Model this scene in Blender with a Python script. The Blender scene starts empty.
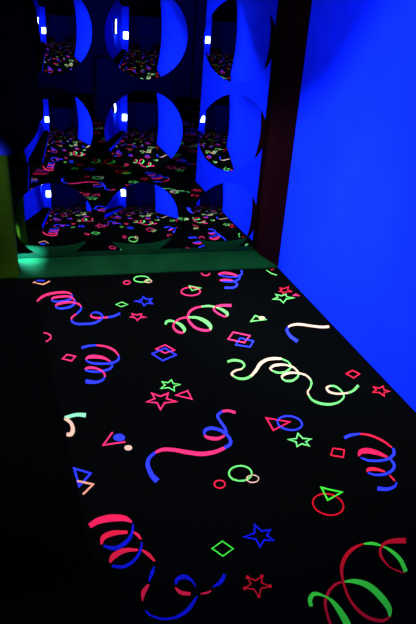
import bpy, bmesh, math, random
from mathutils import Vector, Matrix
random.seed(4)
sc = bpy.context.scene
COL = sc.collection
PI = math.pi

MOTIFS = [  # pattern of the carpet: name, strokes (ink, 0 open / 1 closed band / 2 filled spot, edge points in 0.1 mm on the floor)
('A',[('pink',0,[(854,32521,811,32658),(907,32608,857,32760),(959,32698,902,32866),(1010,32786,949,32974),(1061,32869,999,33083),(1113,32946,1054,33188),(1169,33017,1116,33282),(1228,33084,1181,33365),(1289,33150,1248,33440),(1353,33211,1319,33507),(1421,33268,1394,33567),(1494,33318,1474,33620),(1572,33362,1560,33667),(1661,33398,1656,33707),(1760,33427,1761,33739),(1864,33450,1870,33764),(1969,33467,1978,33783),(2068,33478,2081,33795),(2157,33485,2174,33799),(2237,33486,2258,33797),(2310,33482,2336,33787),(2379,33473,2409,33770),(2441,33458,2476,33746),(2497,33439,2538,33716),(2546,33417,2594,33679),(2585,33390,2642,33631),(2615,33358,2681,33572),(2642,33320,2710,33508),(2668,33275,2734,33446),(2696,33225,2756,33389),(2728,33179,2781,33334)]),('blue',0,[(2715,33253,2793,33261),(2711,33184,2791,33203),(2709,33115,2792,33145),(2707,33057,2793,33076),(2703,33012,2790,32997),(2697,32981,2778,32907),(2687,32953,2754,32821),(2667,32916,2722,32747),(2640,32875,2687,32679),(2607,32835,2647,32615),(2569,32797,2601,32555),(2526,32760,2550,32502),(2478,32726,2495,32458),(2423,32693,2432,32422),(2358,32660,2362,32392),(2287,32629,2287,32368),(2214,32603,2211,32350),(2144,32583,2138,32339),(2079,32571,2069,32334),(2017,32568,2002,32337),(1953,32572,1935,32349),(1891,32583,1870,32367),(1833,32598,1810,32389),(1782,32616,1756,32415),(1742,32635,1710,32444),(1716,32654,1674,32479),(1701,32673,1647,32524),(1690,32694,1629,32573),(1680,32725,1619,32617),(1667,32764,1610,32652),(1650,32802,1599,32686)]),('pink',0,[(1646,32688,1603,32799),(1669,32728,1617,32843),(1689,32772,1627,32886),(1704,32804,1641,32943),(1719,32824,1665,33007),(1736,32841,1700,33067),(1766,32859,1747,33113),(1812,32879,1804,33147),(1872,32899,1870,33175),(1941,32916,1944,33198),(2014,32929,2021,33215),(2089,32939,2099,33225),(2161,32944,2175,33230),(2234,32947,2251,33230),(2312,32949,2331,33226),(2390,32946,2413,33217),(2465,32937,2493,33199),(2534,32920,2569,33170),(2591,32892,2636,33127),(2636,32853,2694,33066),(2675,32800,2740,32988),(2710,32737,2777,32904),(2744,32664,2810,32818),(2779,32588,2840,32738),(2818,32517,2874,32661)]),('blue',0,[(2808,32587,2884,32592),(2800,32504,2881,32517),(2796,32420,2882,32443),(2792,32345,2882,32360),(2786,32282,2878,32267),(2777,32233,2865,32165),(2763,32189,2840,32065),(2739,32136,2805,31975),(2707,32078,2766,31892),(2670,32019,2720,31812),(2628,31964,2670,31739),(2582,31914,2615,31673),(2533,31870,2556,31618),(2477,31832,2490,31573),(2412,31798,2418,31537),(2342,31768,2343,31509),(2270,31745,2268,31488),(2203,31727,2197,31475),(2143,31716,2132,31470),(2090,31713,2073,31474),(2040,31717,2017,31488),(1991,31727,1965,31511),(1947,31742,1917,31538),(1909,31760,1876,31569),(1878,31779,1839,31602),(1858,31797,1809,31641),(1847,31816,1787,31690),(1838,31840,1774,31741),(1830,31872,1766,31786),(1820,31914,1759,31822),(1806,31954,1751,31857)]),('pink',0,[(1801,31857,1755,31954),(1822,31896,1766,31994),(1840,31937,1772,32034),(1853,31965,1782,32089),(1864,31980,1802,32154),(1879,31993,1834,32217),(1905,32012,1878,32267),(1948,32037,1931,32309),(2005,32064,1994,32347),(2070,32092,2063,32381),(2139,32117,2138,32409),(2210,32138,2214,32432),(2279,32152,2288,32446),(2349,32161,2363,32453),(2424,32168,2442,32453),(2500,32169,2522,32447),(2575,32165,2600,32435),(2645,32155,2675,32416),(2707,32137,2743,32390),(2762,32111,2806,32356),(2814,32076,2864,32313),(2862,32035,2918,32265),(2905,31990,2966,32211),(2944,31943,3009,32153),(2975,31898,3047,32092),(2999,31856,3077,32023),(3015,31812,3099,31948),(3029,31762,3112,31873),(3042,31705,3122,31803),(3055,31642,3130,31740),(3072,31580,3141,31678)]),('blue',0,[(3072,31651,3141,31607),(3058,31589,3132,31551),(3046,31529,3126,31496),(3035,31477,3119,31433),(3024,31432,3107,31361),(3011,31390,3087,31282),(2992,31344,3058,31201),(2964,31286,3019,31124),(2927,31219,2975,31051),(2883,31147,2927,30980),(2837,31071,2878,30911),(2789,30995,2830,30843),(2745,30920,2784,30776)]),('pink',0,[(2749,30926,2780,30770),(2709,30878,2741,30716),(2667,30832,2700,30661),(2625,30784,2660,30608),(2583,30735,2623,30557),(2544,30682,2591,30510),(2510,30623,2567,30469),(2482,30559,2550,30433),(2462,30494,2536,30399),(2448,30433,2524,30362),(2439,30378,2511,30318),(2431,30330,2498,30267),(2421,30282,2482,30218)]),('blue',0,[(2416,30225,2487,30274),(2417,30183,2493,30226),(2416,30142,2496,30176),(2415,30090,2499,30137),(2418,30029,2504,30108),(2429,29963,2511,30085),(2449,29902,2523,30058),(2475,29847,2544,30023),(2505,29792,2571,29982),(2540,29739,2603,29941),(2581,29689,2638,29903),(2626,29644,2677,29870),(2674,29609,2718,29844),(2727,29583,2763,29824),(2782,29566,2813,29809),(2841,29555,2867,29798),(2902,29548,2926,29791),(2966,29544,2988,29786),(3033,29541,3055,29783),(3105,29537,3127,29779),(3183,29533,3205,29775),(3266,29531,3286,29774),(3350,29535,3366,29778),(3432,29547,3443,29789),(3511,29570,3513,29809),(3586,29606,3579,29842),(3661,29653,3646,29885),(3732,29708,3710,29936),(3799,29768,3771,29992),(3860,29830,3826,30048),(3913,29893,3872,30101),(3960,29959,3910,30150),(4002,30031,3940,30197),(4037,30107,3965,30244),(4066,30187,3984,30288),(4088,30271,3997,30330),(4103,30357,4005,30366),(4108,30446,4008,30403),(4104,30532,4007,30448),(4092,30612,4001,30499),(4074,30686,3989,30550),(4050,30753,3973,30599),(4022,30810,3954,30641),(3987,30859,3929,30679),(3945,30901,3895,30716),(3899,30937,3856,30749),(3851,30964,3814,30776),(3803,30983,3773,30795),(3757,30991,3736,30805),(3711,30983,3704,30804),(3668,30961,3672,30793),(3628,30931,3637,30773),(3590,30898,3601,30748),(3554,30866,3563,30721),(3517,30839,3524,30699)]),('pink',0,[(3489,30778,3552,30759),(3480,30731,3545,30699),(3467,30683,3534,30637),(3452,30623,3525,30587),(3438,30549,3523,30555),(3437,30460,3525,30545),(3456,30383,3530,30532),(3485,30329,3548,30505),(3520,30283,3575,30473),(3563,30243,3611,30443),(3614,30208,3656,30415),(3672,30180,3709,30391),(3740,30159,3770,30374),(3818,30147,3844,30364),(3909,30144,3931,30361),(4007,30146,4028,30363),(4109,30151,4130,30368),(4210,30157,4233,30373),(4308,30159,4331,30375)]),('blue',0,[(4313,30160,4326,30375),(4368,30169,4383,30391),(4423,30176,4440,30406),(4478,30184,4495,30420),(4536,30194,4550,30436),(4595,30210,4604,30456),(4656,30235,4658,30482),(4718,30270,4713,30515),(4780,30313,4770,30556),(4842,30361,4828,30601),(4903,30411,4888,30650),(4963,30460,4950,30700),(5023,30507,5011,30748)])]),
('C',[('green',0,[(7163,29005,7072,29066),(7185,29062,7085,29115),(7205,29123,7096,29166),(7222,29171,7110,29230),(7235,29201,7131,29306),(7242,29212,7166,29390),(7249,29218,7213,29461),(7267,29234,7264,29507),(7298,29254,7314,29539),(7335,29272,7366,29560),(7375,29286,7418,29572),(7414,29293,7469,29574),(7448,29293,7517,29565),(7480,29286,7560,29541),(7513,29272,7598,29503),(7548,29249,7633,29458),(7583,29218,7665,29409),(7617,29180,7697,29361),(7649,29135,7730,29317),(7680,29084,7767,29279),(7709,29026,7808,29242),(7734,28964,7851,29204),(7757,28900,7893,29159),(7776,28836,7932,29105),(7793,28773,7964,29037),(7808,28705,7991,28957),(7824,28628,8013,28867),(7837,28548,8030,28770),(7848,28471,8042,28670),(7855,28404,8048,28569),(7858,28359,8045,28465),(7860,28336,8028,28357),(7860,28316,7998,28259),(7854,28280,7964,28185),(7840,28228,7933,28132),(7821,28165,7908,28090),(7805,28101,7884,28045)]),('pink',0,[(7864,28169,7826,27978),(7829,28170,7792,27972),(7793,28168,7759,27962),(7760,28166,7722,27952),(7732,28168,7683,27946),(7707,28175,7642,27950),(7684,28191,7603,27967),(7660,28218,7566,27999),(7634,28255,7531,28038),(7608,28300,7497,28086),(7585,28348,7467,28142),(7565,28398,7441,28205),(7550,28448,7421,28272),(7537,28500,7407,28346),(7526,28557,7399,28426),(7518,28616,7396,28513),(7514,28676,7398,28604),(7515,28735,7408,28698),(7521,28791,7425,28792),(7535,28852,7449,28884),(7555,28918,7480,28976),(7581,28988,7516,29066),(7613,29058,7558,29155),(7649,29125,7605,29239),(7690,29188,7656,29318),(7737,29249,7713,29393),(7792,29309,7775,29466),(7852,29366,7842,29535),(7915,29419,7912,29599),(7979,29465,7984,29655),(8041,29503,8055,29702),(8102,29530,8127,29736),(8166,29549,8199,29758),(8233,29562,8271,29772),(8302,29571,8341,29781),(8372,29581,8411,29790),(8442,29594,8480,29803)]),('green',0,[(8433,29594,8489,29803),(8512,29574,8569,29793),(8592,29558,8651,29788),(8672,29543,8735,29782),(8747,29523,8819,29772),(8817,29493,8901,29752),(8879,29450,8980,29718),(8936,29389,9053,29669),(8990,29315,9124,29610),(9039,29231,9192,29543),(9084,29142,9254,29467),(9124,29052,9309,29386),(9158,28967,9357,29300),(9187,28883,9398,29206),(9213,28794,9432,29103),(9233,28705,9458,28995),(9250,28619,9478,28886),(9262,28540,9489,28776),(9269,28479,9492,28663),(9273,28442,9481,28544),(9274,28410,9454,28430),(9270,28366,9420,28336),(9258,28305,9388,28264),(9242,28230,9360,28206),(9230,28155,9336,28145)]),('pink',0,[(9306,28258,9259,28043),(9248,28254,9203,28031),(9191,28244,9148,28014),(9137,28236,9090,27997),(9086,28232,9028,27985),(9036,28237,8964,27984),(8984,28255,8899,28001),(8926,28287,8833,28033),(8862,28329,8763,28077),(8797,28380,8694,28132),(8735,28439,8626,28197),(8680,28505,8564,28272),(8635,28577,8512,28358),(8599,28659,8470,28458),(8569,28754,8437,28571),(8544,28860,8410,28692),(8524,28972,8390,28817),(8508,29083,8376,28940),(8497,29189,8366,29057),(8490,29289,8359,29169),(8486,29384,8358,29282),(8488,29476,8362,29397),(8494,29565,8373,29515),(8507,29651,8392,29636),(8526,29736,8421,29760),(8555,29825,8460,29888),(8595,29922,8510,30017),(8642,30022,8566,30143),(8694,30120,8627,30265),(8749,30211,8692,30379),(8801,30289,8759,30481),(8854,30357,8828,30570),(8912,30419,8901,30647),(8974,30476,8975,30711),(9038,30528,9048,30766),(9103,30576,9118,30812),(9165,30618,9187,30853),(9223,30652,9254,30886),(9281,30677,9318,30907),(9339,30697,9380,30920),(9399,30714,9440,30929),(9460,30732,9498,30938),(9521,30753,9557,30950)]),('green',0,[(9517,30752,9561,30951),(9586,30755,9632,30963),(9656,30761,9702,30980),(9724,30767,9775,30998),(9790,30770,9848,31011),(9855,30767,9922,31014),(9918,30755,9995,31004),(9984,30735,10066,30977),(10052,30709,10136,30937),(10122,30676,10203,30888),(10188,30637,10268,30835),(10251,30593,10330,30781),(10305,30543,10387,30730),(10351,30488,10441,30681),(10391,30425,10493,30633),(10426,30358,10542,30583),(10456,30288,10587,30530),(10483,30218,10628,30473),(10508,30148,10665,30411),(10531,30076,10699,30343),(10552,30000,10730,30268),(10569,29924,10757,30189),(10583,29852,10779,30107),(10592,29791,10793,30021),(10596,29750,10798,29926),(10599,29736,10785,29818),(10603,29727,10753,29713),(10600,29700,10716,29633),(10588,29653,10684,29578),(10569,29589,10658,29538),(10554,29527,10635,29495)]),('pink',0,[(10624,29605,10565,29418),(10588,29610,10533,29422),(10553,29609,10501,29422),(10521,29608,10466,29422),(10491,29612,10429,29428),(10463,29625,10390,29444),(10433,29652,10351,29477),(10400,29698,10311,29528),(10363,29762,10269,29591),(10325,29836,10227,29664),(10290,29916,10187,29743),(10258,29996,10151,29824),(10233,30070,10123,29903),(10211,30143,10100,29984),(10192,30219,10081,30070),(10176,30294,10066,30159),(10167,30365,10058,30249),(10164,30424,10057,30340),(10168,30463,10067,30435),(10174,30483,10094,30531),(10184,30504,10134,30616),(10204,30531,10180,30684),(10233,30561,10228,30738),(10271,30590,10279,30785),(10312,30617,10331,30826),(10358,30641,10386,30865),(10407,30659,10446,30900),(10462,30673,10511,30931),(10521,30683,10581,30957),(10585,30688,10656,30976),(10654,30688,10735,30990),(10730,30683,10821,30994),(10815,30670,10913,30989),(10905,30652,11009,30979),(10998,30632,11106,30966),(11092,30611,11203,30954),(11183,30593,11297,30944)])]),
('C2',[('green2',0,[(7512,11402,7399,11401),(7524,11443,7406,11438),(7534,11485,7410,11475),(7544,11523,7416,11517),(7554,11556,7424,11563),(7565,11581,7440,11612),(7578,11601,7466,11659),(7597,11625,7498,11702),(7622,11653,7534,11743),(7648,11677,7577,11784),(7672,11695,7629,11821),(7693,11706,7688,11847),(7713,11712,7750,11853),(7745,11712,7808,11838),(7792,11703,7860,11808),(7846,11684,7909,11769),(7900,11659,7956,11727),(7949,11629,7999,11684),(7989,11596,8037,11645),(8018,11562,8072,11610),(8038,11524,8104,11576),(8052,11483,8134,11540),(8062,11439,8162,11501),(8070,11391,8188,11458),(8079,11340,8211,11410),(8087,11284,8233,11354),(8094,11223,8252,11293),(8098,11158,8270,11228),(8102,11092,8285,11162),(8104,11025,8297,11096),(8106,10961,8307,11032),(8108,10898,8316,10968),(8108,10835,8323,10902),(8108,10773,8328,10836),(8107,10713,8329,10770),(8106,10657,8327,10705),(8105,10607,8318,10641),(8104,10562,8303,10580),(8102,10520,8281,10524),(8099,10476,8256,10473),(8095,10431,8229,10426),(8091,10384,8204,10381),(8087,10336,8180,10336)]),('red',0,[(8148,10382,8119,10290),(8107,10382,8084,10292),(8064,10377,8047,10291),(8027,10373,8005,10289),(7994,10372,7961,10292),(7966,10378,7917,10303),(7939,10392,7878,10328),(7910,10420,7844,10365),(7880,10460,7812,10410),(7852,10507,7782,10462),(7827,10560,7756,10521),(7807,10617,7736,10584),(7795,10675,7722,10649),(7791,10739,7718,10720),(7794,10811,7722,10797),(7803,10888,7731,10878),(7816,10967,7744,10960),(7831,11044,7759,11039),(7846,11115,7773,11111),(7862,11180,7787,11177),(7878,11240,7801,11240),(7896,11297,7817,11302),(7917,11351,7838,11362),(7942,11403,7863,11423),(7972,11456,7895,11485),(8009,11510,7936,11549),(8053,11566,7983,11613),(8101,11622,8035,11676),(8153,11676,8090,11737),(8204,11726,8145,11792),(8252,11769,8200,11842),(8297,11806,8255,11885),(8344,11838,8311,11922),(8391,11867,8367,11953),(8438,11892,8422,11980),(8484,11915,8474,12001),(8528,11934,8525,12019),(8567,11949,8574,12031),(8605,11959,8620,12035),(8643,11966,8661,12035),(8683,11971,8700,12032),(8724,11977,8738,12030),(8766,11984,8777,12029)]),('green2',0,[(8762,11984,8781,12029),(8815,11967,8842,12032),(8869,11952,8903,12039),(8921,11938,8965,12046),(8971,11921,9030,12049),(9018,11901,9098,12045),(9065,11876,9166,12030),(9115,11844,9233,12007),(9169,11809,9301,11978),(9223,11770,9369,11943),(9274,11727,9435,11900),(9319,11681,9496,11850),(9357,11632,9550,11793),(9389,11577,9596,11727),(9418,11513,9635,11654),(9443,11445,9667,11577),(9465,11373,9694,11499),(9485,11301,9716,11421),(9503,11231,9734,11345),(9518,11163,9748,11269),(9531,11093,9759,11190),(9542,11025,9765,11111),(9549,10959,9766,11033),(9554,10899,9762,10957),(9555,10847,9750,10885),(9554,10806,9727,10817),(9549,10769,9695,10758),(9540,10729,9660,10707),(9526,10686,9624,10665),(9510,10640,9590,10626),(9497,10593,9559,10584)]),('red',0,[(9528,10619,9528,10559),(9480,10607,9484,10542),(9432,10591,9441,10523),(9389,10577,9394,10502),(9349,10567,9342,10483),(9312,10563,9285,10472),(9272,10568,9225,10473),(9223,10581,9164,10487),(9167,10602,9100,10507),(9109,10629,9035,10535),(9051,10662,8971,10570),(8998,10699,8912,10612),(8951,10741,8859,10659),(8911,10788,8815,10713),(8872,10844,8775,10775),(8837,10905,8740,10843),(8806,10971,8710,10914),(8779,11039,8685,10988),(8757,11108,8664,11062),(8740,11177,8649,11137),(8727,11249,8639,11215),(8719,11324,8634,11295),(8716,11402,8633,11377),(8716,11481,8636,11460),(8721,11563,8642,11545),(8730,11648,8653,11634),(8744,11737,8668,11727),(8762,11829,8688,11822),(8785,11921,8710,11916),(8809,12011,8734,12008),(8836,12096,8759,12095),(8864,12176,8782,12177),(8894,12251,8806,12256),(8927,12323,8832,12334),(8962,12391,8862,12411),(9000,12456,8897,12487),(9041,12518,8939,12562),(9086,12580,8989,12637),(9136,12642,9044,12710),(9190,12702,9104,12781),(9247,12761,9168,12848),(9305,12815,9234,12911),(9363,12866,9301,12969),(9421,12912,9371,13023),(9483,12955,9444,13073),(9548,12995,9518,13117),(9613,13032,9592,13156),(9678,13066,9665,13190),(9740,13097,9737,13219),(9799,13123,9807,13240),(9857,13144,9874,13253),(9918,13162,9937,13261),(9979,13179,9998,13265),(10043,13196,10058,13269),(10107,13215,10119,13276)]),('green2',0,[(10098,13215,10128,13276),(10145,13202,10179,13275),(10192,13190,10231,13277),(10237,13179,10285,13279),(10282,13166,10339,13277),(10325,13153,10394,13270),(10368,13137,10446,13255),(10415,13119,10496,13230),(10465,13100,10542,13198),(10517,13079,10585,13162),(10568,13054,10627,13122),(10615,13026,10667,13082),(10656,12992,10707,13044),(10690,12953,10746,13007),(10718,12910,10786,12971),(10743,12864,10824,12933),(10764,12815,10861,12892),(10782,12764,10895,12848),(10800,12712,10925,12799),(10817,12657,10951,12745),(10833,12600,10974,12688),(10847,12542,10995,12627),(10858,12482,11011,12563),(10864,12421,11022,12494),(10866,12359,11027,12422),(10863,12294,11024,12345),(10853,12225,11013,12265),(10840,12151,10998,12185),(10824,12074,10980,12106),(10808,11996,10963,12029),(10794,11920,10949,11955)]),('red',0,[(10831,11928,10796,11885),(10805,11941,10771,11897),(10781,11951,10748,11908),(10758,11961,10724,11918),(10734,11973,10698,11931),(10709,11990,10670,11949),(10681,12013,10641,11974),(10647,12044,10607,12006),(10608,12080,10569,12043),(10568,12121,10529,12085),(10530,12165,10490,12132),(10497,12213,10455,12181),(10473,12264,10427,12234),(10458,12321,10405,12291),(10450,12385,10387,12354),(10447,12453,10373,12420),(10448,12522,10364,12488),(10454,12586,10361,12554),(10461,12644,10363,12617),(10471,12694,10371,12675),(10484,12741,10386,12732),(10499,12784,10407,12787),(10518,12824,10433,12841),(10541,12862,10465,12891),(10568,12897,10501,12940),(10600,12931,10544,12988),(10638,12964,10594,13033),(10682,12996,10648,13076),(10728,13024,10704,13114),(10774,13047,10763,13149),(10819,13064,10822,13178),(10860,13073,10882,13202),(10902,13075,10942,13220),(10945,13073,11002,13233),(10991,13068,11063,13241),(11042,13060,11126,13247),(11096,13052,11191,13248),(11154,13042,11262,13245),(11217,13029,11335,13237),(11284,13013,11409,13225),(11354,12996,11484,13212),(11425,12979,11557,13198),(11495,12963,11629,13187)])]),
('S1',[('blue',0,[(2658,27156,2652,27364),(2715,27178,2709,27387),(2773,27201,2766,27412),(2829,27225,2824,27437),(2886,27246,2883,27461),(2942,27266,2943,27481),(2998,27281,3004,27494),(3054,27293,3066,27500),(3112,27301,3127,27500),(3172,27307,3188,27495),(3232,27312,3248,27488),(3293,27317,3308,27481),(3354,27323,3367,27476)]),('pink',0,[(3347,27324,3374,27475),(3417,27293,3445,27452),(3488,27265,3517,27433),(3558,27237,3589,27413),(3626,27207,3662,27389),(3690,27171,3734,27358),(3752,27127,3803,27315),(3812,27073,3870,27261),(3872,27011,3936,27199),(3930,26943,3999,27130),(3985,26871,4059,27055),(4034,26799,4113,26975),(4076,26728,4160,26890),(4109,26658,4197,26799),(4136,26585,4224,26702),(4160,26506,4244,26605),(4182,26423,4260,26510),(4204,26337,4274,26418),(4229,26253,4292,26329)]),('blue',0,[(4227,26291,4294,26291),(4217,26227,4291,26235),(4209,26162,4291,26178),(4202,26104,4290,26113),(4194,26058,4285,26041),(4184,26026,4270,25959),(4171,25999,4241,25882),(4149,25965,4204,25816),(4119,25925,4162,25760),(4083,25884,4116,25709),(4042,25846,4065,25664),(3997,25812,4010,25626),(3948,25784,3953,25595),(3895,25763,3893,25572),(3836,25745,3828,25556),(3773,25733,3760,25545),(3706,25725,3691,25540),(3637,25721,3620,25539),(3568,25721,3549,25540),(3496,25726,3475,25546),(3419,25735,3396,25555),(3341,25749,3316,25568),(3264,25766,3237,25585),(3192,25785,3163,25605),(3128,25806,3097,25628),(3071,25827,3037,25654),(3018,25852,2981,25684),(2969,25879,2930,25717),(2925,25907,2884,25752),(2886,25936,2843,25790),(2853,25965,2806,25829),(2828,25993,2776,25871),(2811,26021,2753,25918),(2796,26052,2738,25965),(2782,26087,2726,26009),(2767,26126,2715,26048),(2750,26165,2702,26088)]),('pink',0,[(2743,26085,2709,26167),(2770,26112,2724,26210),(2795,26142,2735,26253),(2816,26164,2750,26305),(2833,26175,2773,26364),(2849,26179,2809,26420),(2871,26182,2855,26461),(2905,26185,2907,26488),(2949,26186,2963,26506),(3000,26184,3023,26518),(3054,26179,3086,26521),(3109,26172,3150,26517),(3164,26161,3213,26505),(3220,26148,3277,26484),(3281,26131,3342,26454),(3343,26111,3408,26417),(3405,26087,3472,26374),(3464,26061,3532,26325),(3517,26032,3588,26271),(3563,25999,3638,26210),(3607,25960,3681,26143),(3650,25916,3718,26073),(3692,25868,3752,26003),(3735,25819,3786,25934),(3780,25772,3821,25867)]),('blue',0,[(3772,25793,3828,25847),(3780,25734,3840,25796),(3790,25675,3854,25745),(3799,25620,3869,25691),(3805,25570,3883,25632),(3806,25530,3891,25565),(3802,25497,3888,25492),(3794,25460,3877,25422),(3781,25418,3861,25354),(3765,25377,3838,25285),(3746,25339,3807,25218),(3723,25305,3770,25158),(3694,25273,3725,25106),(3655,25244,3673,25065),(3606,25216,3615,25032),(3550,25190,3554,25004),(3489,25168,3489,24981),(3428,25149,3425,24962),(3367,25134,3362,24948),(3307,25122,3299,24937),(3244,25114,3233,24930),(3180,25109,3166,24928),(3117,25108,3101,24929),(3057,25110,3038,24934),(3001,25116,2979,24943),(2948,25125,2923,24957),(2896,25139,2868,24976),(2847,25156,2817,24998),(2801,25176,2769,25024),(2759,25197,2726,25050),(2725,25216,2688,25078),(2700,25235,2657,25108),(2682,25254,2634,25142),(2667,25274,2616,25177),(2653,25298,2603,25210),(2637,25326,2592,25239),(2619,25352,2578,25268)]),('pink',0,[(2607,25261,2590,25359),(2631,25271,2608,25384),(2653,25283,2623,25412),(2672,25291,2642,25443),(2689,25295,2668,25474),(2707,25297,2701,25500),(2732,25296,2740,25514),(2767,25295,2784,25518),(2812,25292,2834,25516),(2860,25286,2888,25507),(2911,25277,2943,25492),(2960,25264,2998,25471),(3006,25245,3051,25442),(3052,25220,3101,25404),(3101,25190,3150,25358),(3149,25154,3199,25306),(3195,25115,3244,25250),(3236,25072,3285,25192),(3269,25028,3321,25134),(3295,24979,3352,25073),(3315,24924,3377,25008),(3331,24865,3398,24942),(3343,24807,3414,24877),(3353,24752,3427,24816),(3360,24706,3436,24760),(3363,24676,3440,24705),(3363,24654,3437,24653),(3361,24631,3429,24609),(3356,24603,3420,24575),(3350,24567,3413,24547),(3346,24531,3407,24518)]),('blue',0,[(3356,24562,3397,24487),(3329,24519,3376,24441),(3305,24473,3358,24394),(3282,24432,3338,24342),(3261,24399,3312,24287),(3238,24373,3279,24234),(3211,24351,3239,24190),(3175,24330,3193,24154),(3132,24310,3144,24123),(3086,24294,3091,24097),(3036,24283,3033,24077),(2984,24279,2973,24063),(2931,24284,2910,24056),(2875,24299,2843,24058),(2815,24325,2773,24070),(2749,24358,2701,24088),(2682,24395,2629,24108),(2612,24433,2559,24127),(2544,24468,2490,24143)])]),
('S3',[('blue',0,[(12033,18397,12062,18578),(12086,18420,12112,18597),(12138,18443,12160,18618),(12186,18466,12212,18641),(12234,18486,12268,18662),(12284,18504,12329,18680),(12341,18520,12396,18693),(12406,18533,12468,18697),(12480,18543,12542,18696),(12560,18551,12619,18691),(12643,18558,12697,18684),(12726,18565,12774,18676),(12808,18574,12850,18671)]),('red2',0,[(12799,18575,12859,18669),(12858,18546,12921,18645),(12918,18519,12983,18623),(12976,18492,13046,18602),(13034,18463,13110,18576),(13089,18429,13172,18544),(13144,18386,13233,18501),(13198,18335,13292,18449),(13254,18276,13351,18389),(13308,18212,13407,18323),(13360,18144,13461,18252),(13408,18074,13510,18178),(13451,18004,13552,18102),(13487,17932,13587,18022),(13518,17857,13614,17938),(13545,17778,13636,17852),(13571,17698,13656,17766),(13597,17618,13675,17681),(13624,17539,13696,17598)]),('blue',0,[(13647,17526,13735,17535),(13619,17470,13719,17485),(13592,17413,13706,17434),(13568,17361,13691,17379),(13545,17317,13671,17318),(13523,17284,13639,17252),(13501,17257,13593,17185),(13471,17227,13539,17126),(13434,17192,13482,17075),(13393,17157,13420,17027),(13347,17123,13355,16985),(13297,17093,13287,16949),(13243,17067,13217,16920),(13183,17044,13145,16897),(13116,17025,13070,16880),(13045,17009,12994,16868),(12971,16998,12916,16861),(12896,16991,12838,16859),(12823,16990,12761,16860),(12747,16994,12683,16867),(12668,17003,12601,16878),(12589,17018,12518,16893),(12512,17036,12439,16912),(12441,17057,12366,16936),(12380,17079,12302,16963),(12330,17103,12251,16997),(12288,17132,12210,17036),(12251,17164,12176,17079),(12215,17198,12147,17122),(12178,17233,12118,17165),(12138,17267,12086,17206)]),('pink2',0,[(12096,17311,12060,17359),(12142,17344,12087,17405),(12188,17381,12111,17455),(12229,17412,12141,17511),(12260,17429,12184,17575),(12277,17430,12246,17642),(12288,17426,12322,17695),(12311,17427,12397,17724),(12347,17428,12466,17739),(12390,17427,12533,17742),(12438,17423,12598,17736),(12487,17415,12661,17722),(12537,17403,12722,17701),(12587,17385,12781,17672),(12641,17361,12839,17633),(12697,17331,12893,17588),(12754,17298,12945,17539),(12810,17264,12992,17489),(12862,17231,13036,17438),(12910,17199,13074,17386),(12956,17165,13108,17331),(13000,17130,13137,17275),(13044,17093,13164,17219),(13089,17056,13191,17164),(13134,17020,13219,17109)]),('blue',0,[(13178,16899,13273,16946),(13170,16838,13272,16890),(13165,16775,13274,16833),(13160,16715,13276,16774),(13152,16660,13274,16713),(13141,16614,13265,16649),(13127,16577,13244,16583),(13108,16545,13211,16519),(13084,16513,13170,16459),(13056,16482,13123,16405),(13024,16451,13073,16356),(12986,16420,13019,16312),(12945,16390,12962,16272),(12898,16361,12903,16236),(12845,16331,12839,16203),(12788,16304,12771,16174),(12728,16280,12702,16150),(12667,16260,12632,16130),(12607,16247,12562,16118),(12544,16240,12491,16111),(12476,16238,12417,16110),(12406,16242,12342,16114),(12337,16249,12270,16122),(12274,16260,12203,16136),(12219,16272,12144,16154),(12174,16288,12096,16180),(12135,16309,12057,16213),(12098,16334,12025,16249),(12063,16362,11997,16287),(12027,16391,11969,16324),(11988,16418,11939,16360)]),('red2',0,[(11937,16407,11926,16459),(11972,16421,11953,16488),(12007,16438,11976,16520),(12036,16451,12006,16557),(12057,16455,12046,16596),(12071,16453,12099,16631),(12086,16451,12157,16651),(12115,16449,12212,16653),(12154,16444,12264,16645),(12200,16436,12315,16630),(12248,16426,12364,16608),(12297,16413,12411,16583),(12343,16399,12454,16556),(12386,16382,12495,16525),(12430,16361,12532,16489),(12474,16338,12566,16449),(12518,16313,12599,16408),(12563,16287,12631,16368),(12608,16263,12664,16330)]),('red2',0,[(12684,16089,12752,16128),(12685,16032,12757,16073),(12686,15976,12762,16019),(12687,15919,12766,15964),(12688,15863,12771,15910),(12690,15807,12775,15856),(12691,15752,12780,15802)]),('blue',0,[(12753,15720,12786,15691),(12720,15687,12760,15657),(12688,15652,12737,15623),(12660,15621,12711,15584),(12634,15596,12678,15542),(12609,15579,12634,15500),(12580,15564,12582,15464),(12538,15550,12523,15434),(12486,15536,12460,15407),(12430,15524,12393,15384),(12372,15517,12323,15366),(12316,15514,12252,15353),(12264,15516,12184,15348),(12216,15525,12119,15352),(12166,15540,12056,15364),(12114,15561,11996,15382),(12060,15585,11938,15402),(12005,15609,11882,15421),(11949,15631,11826,15438)])]),
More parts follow.
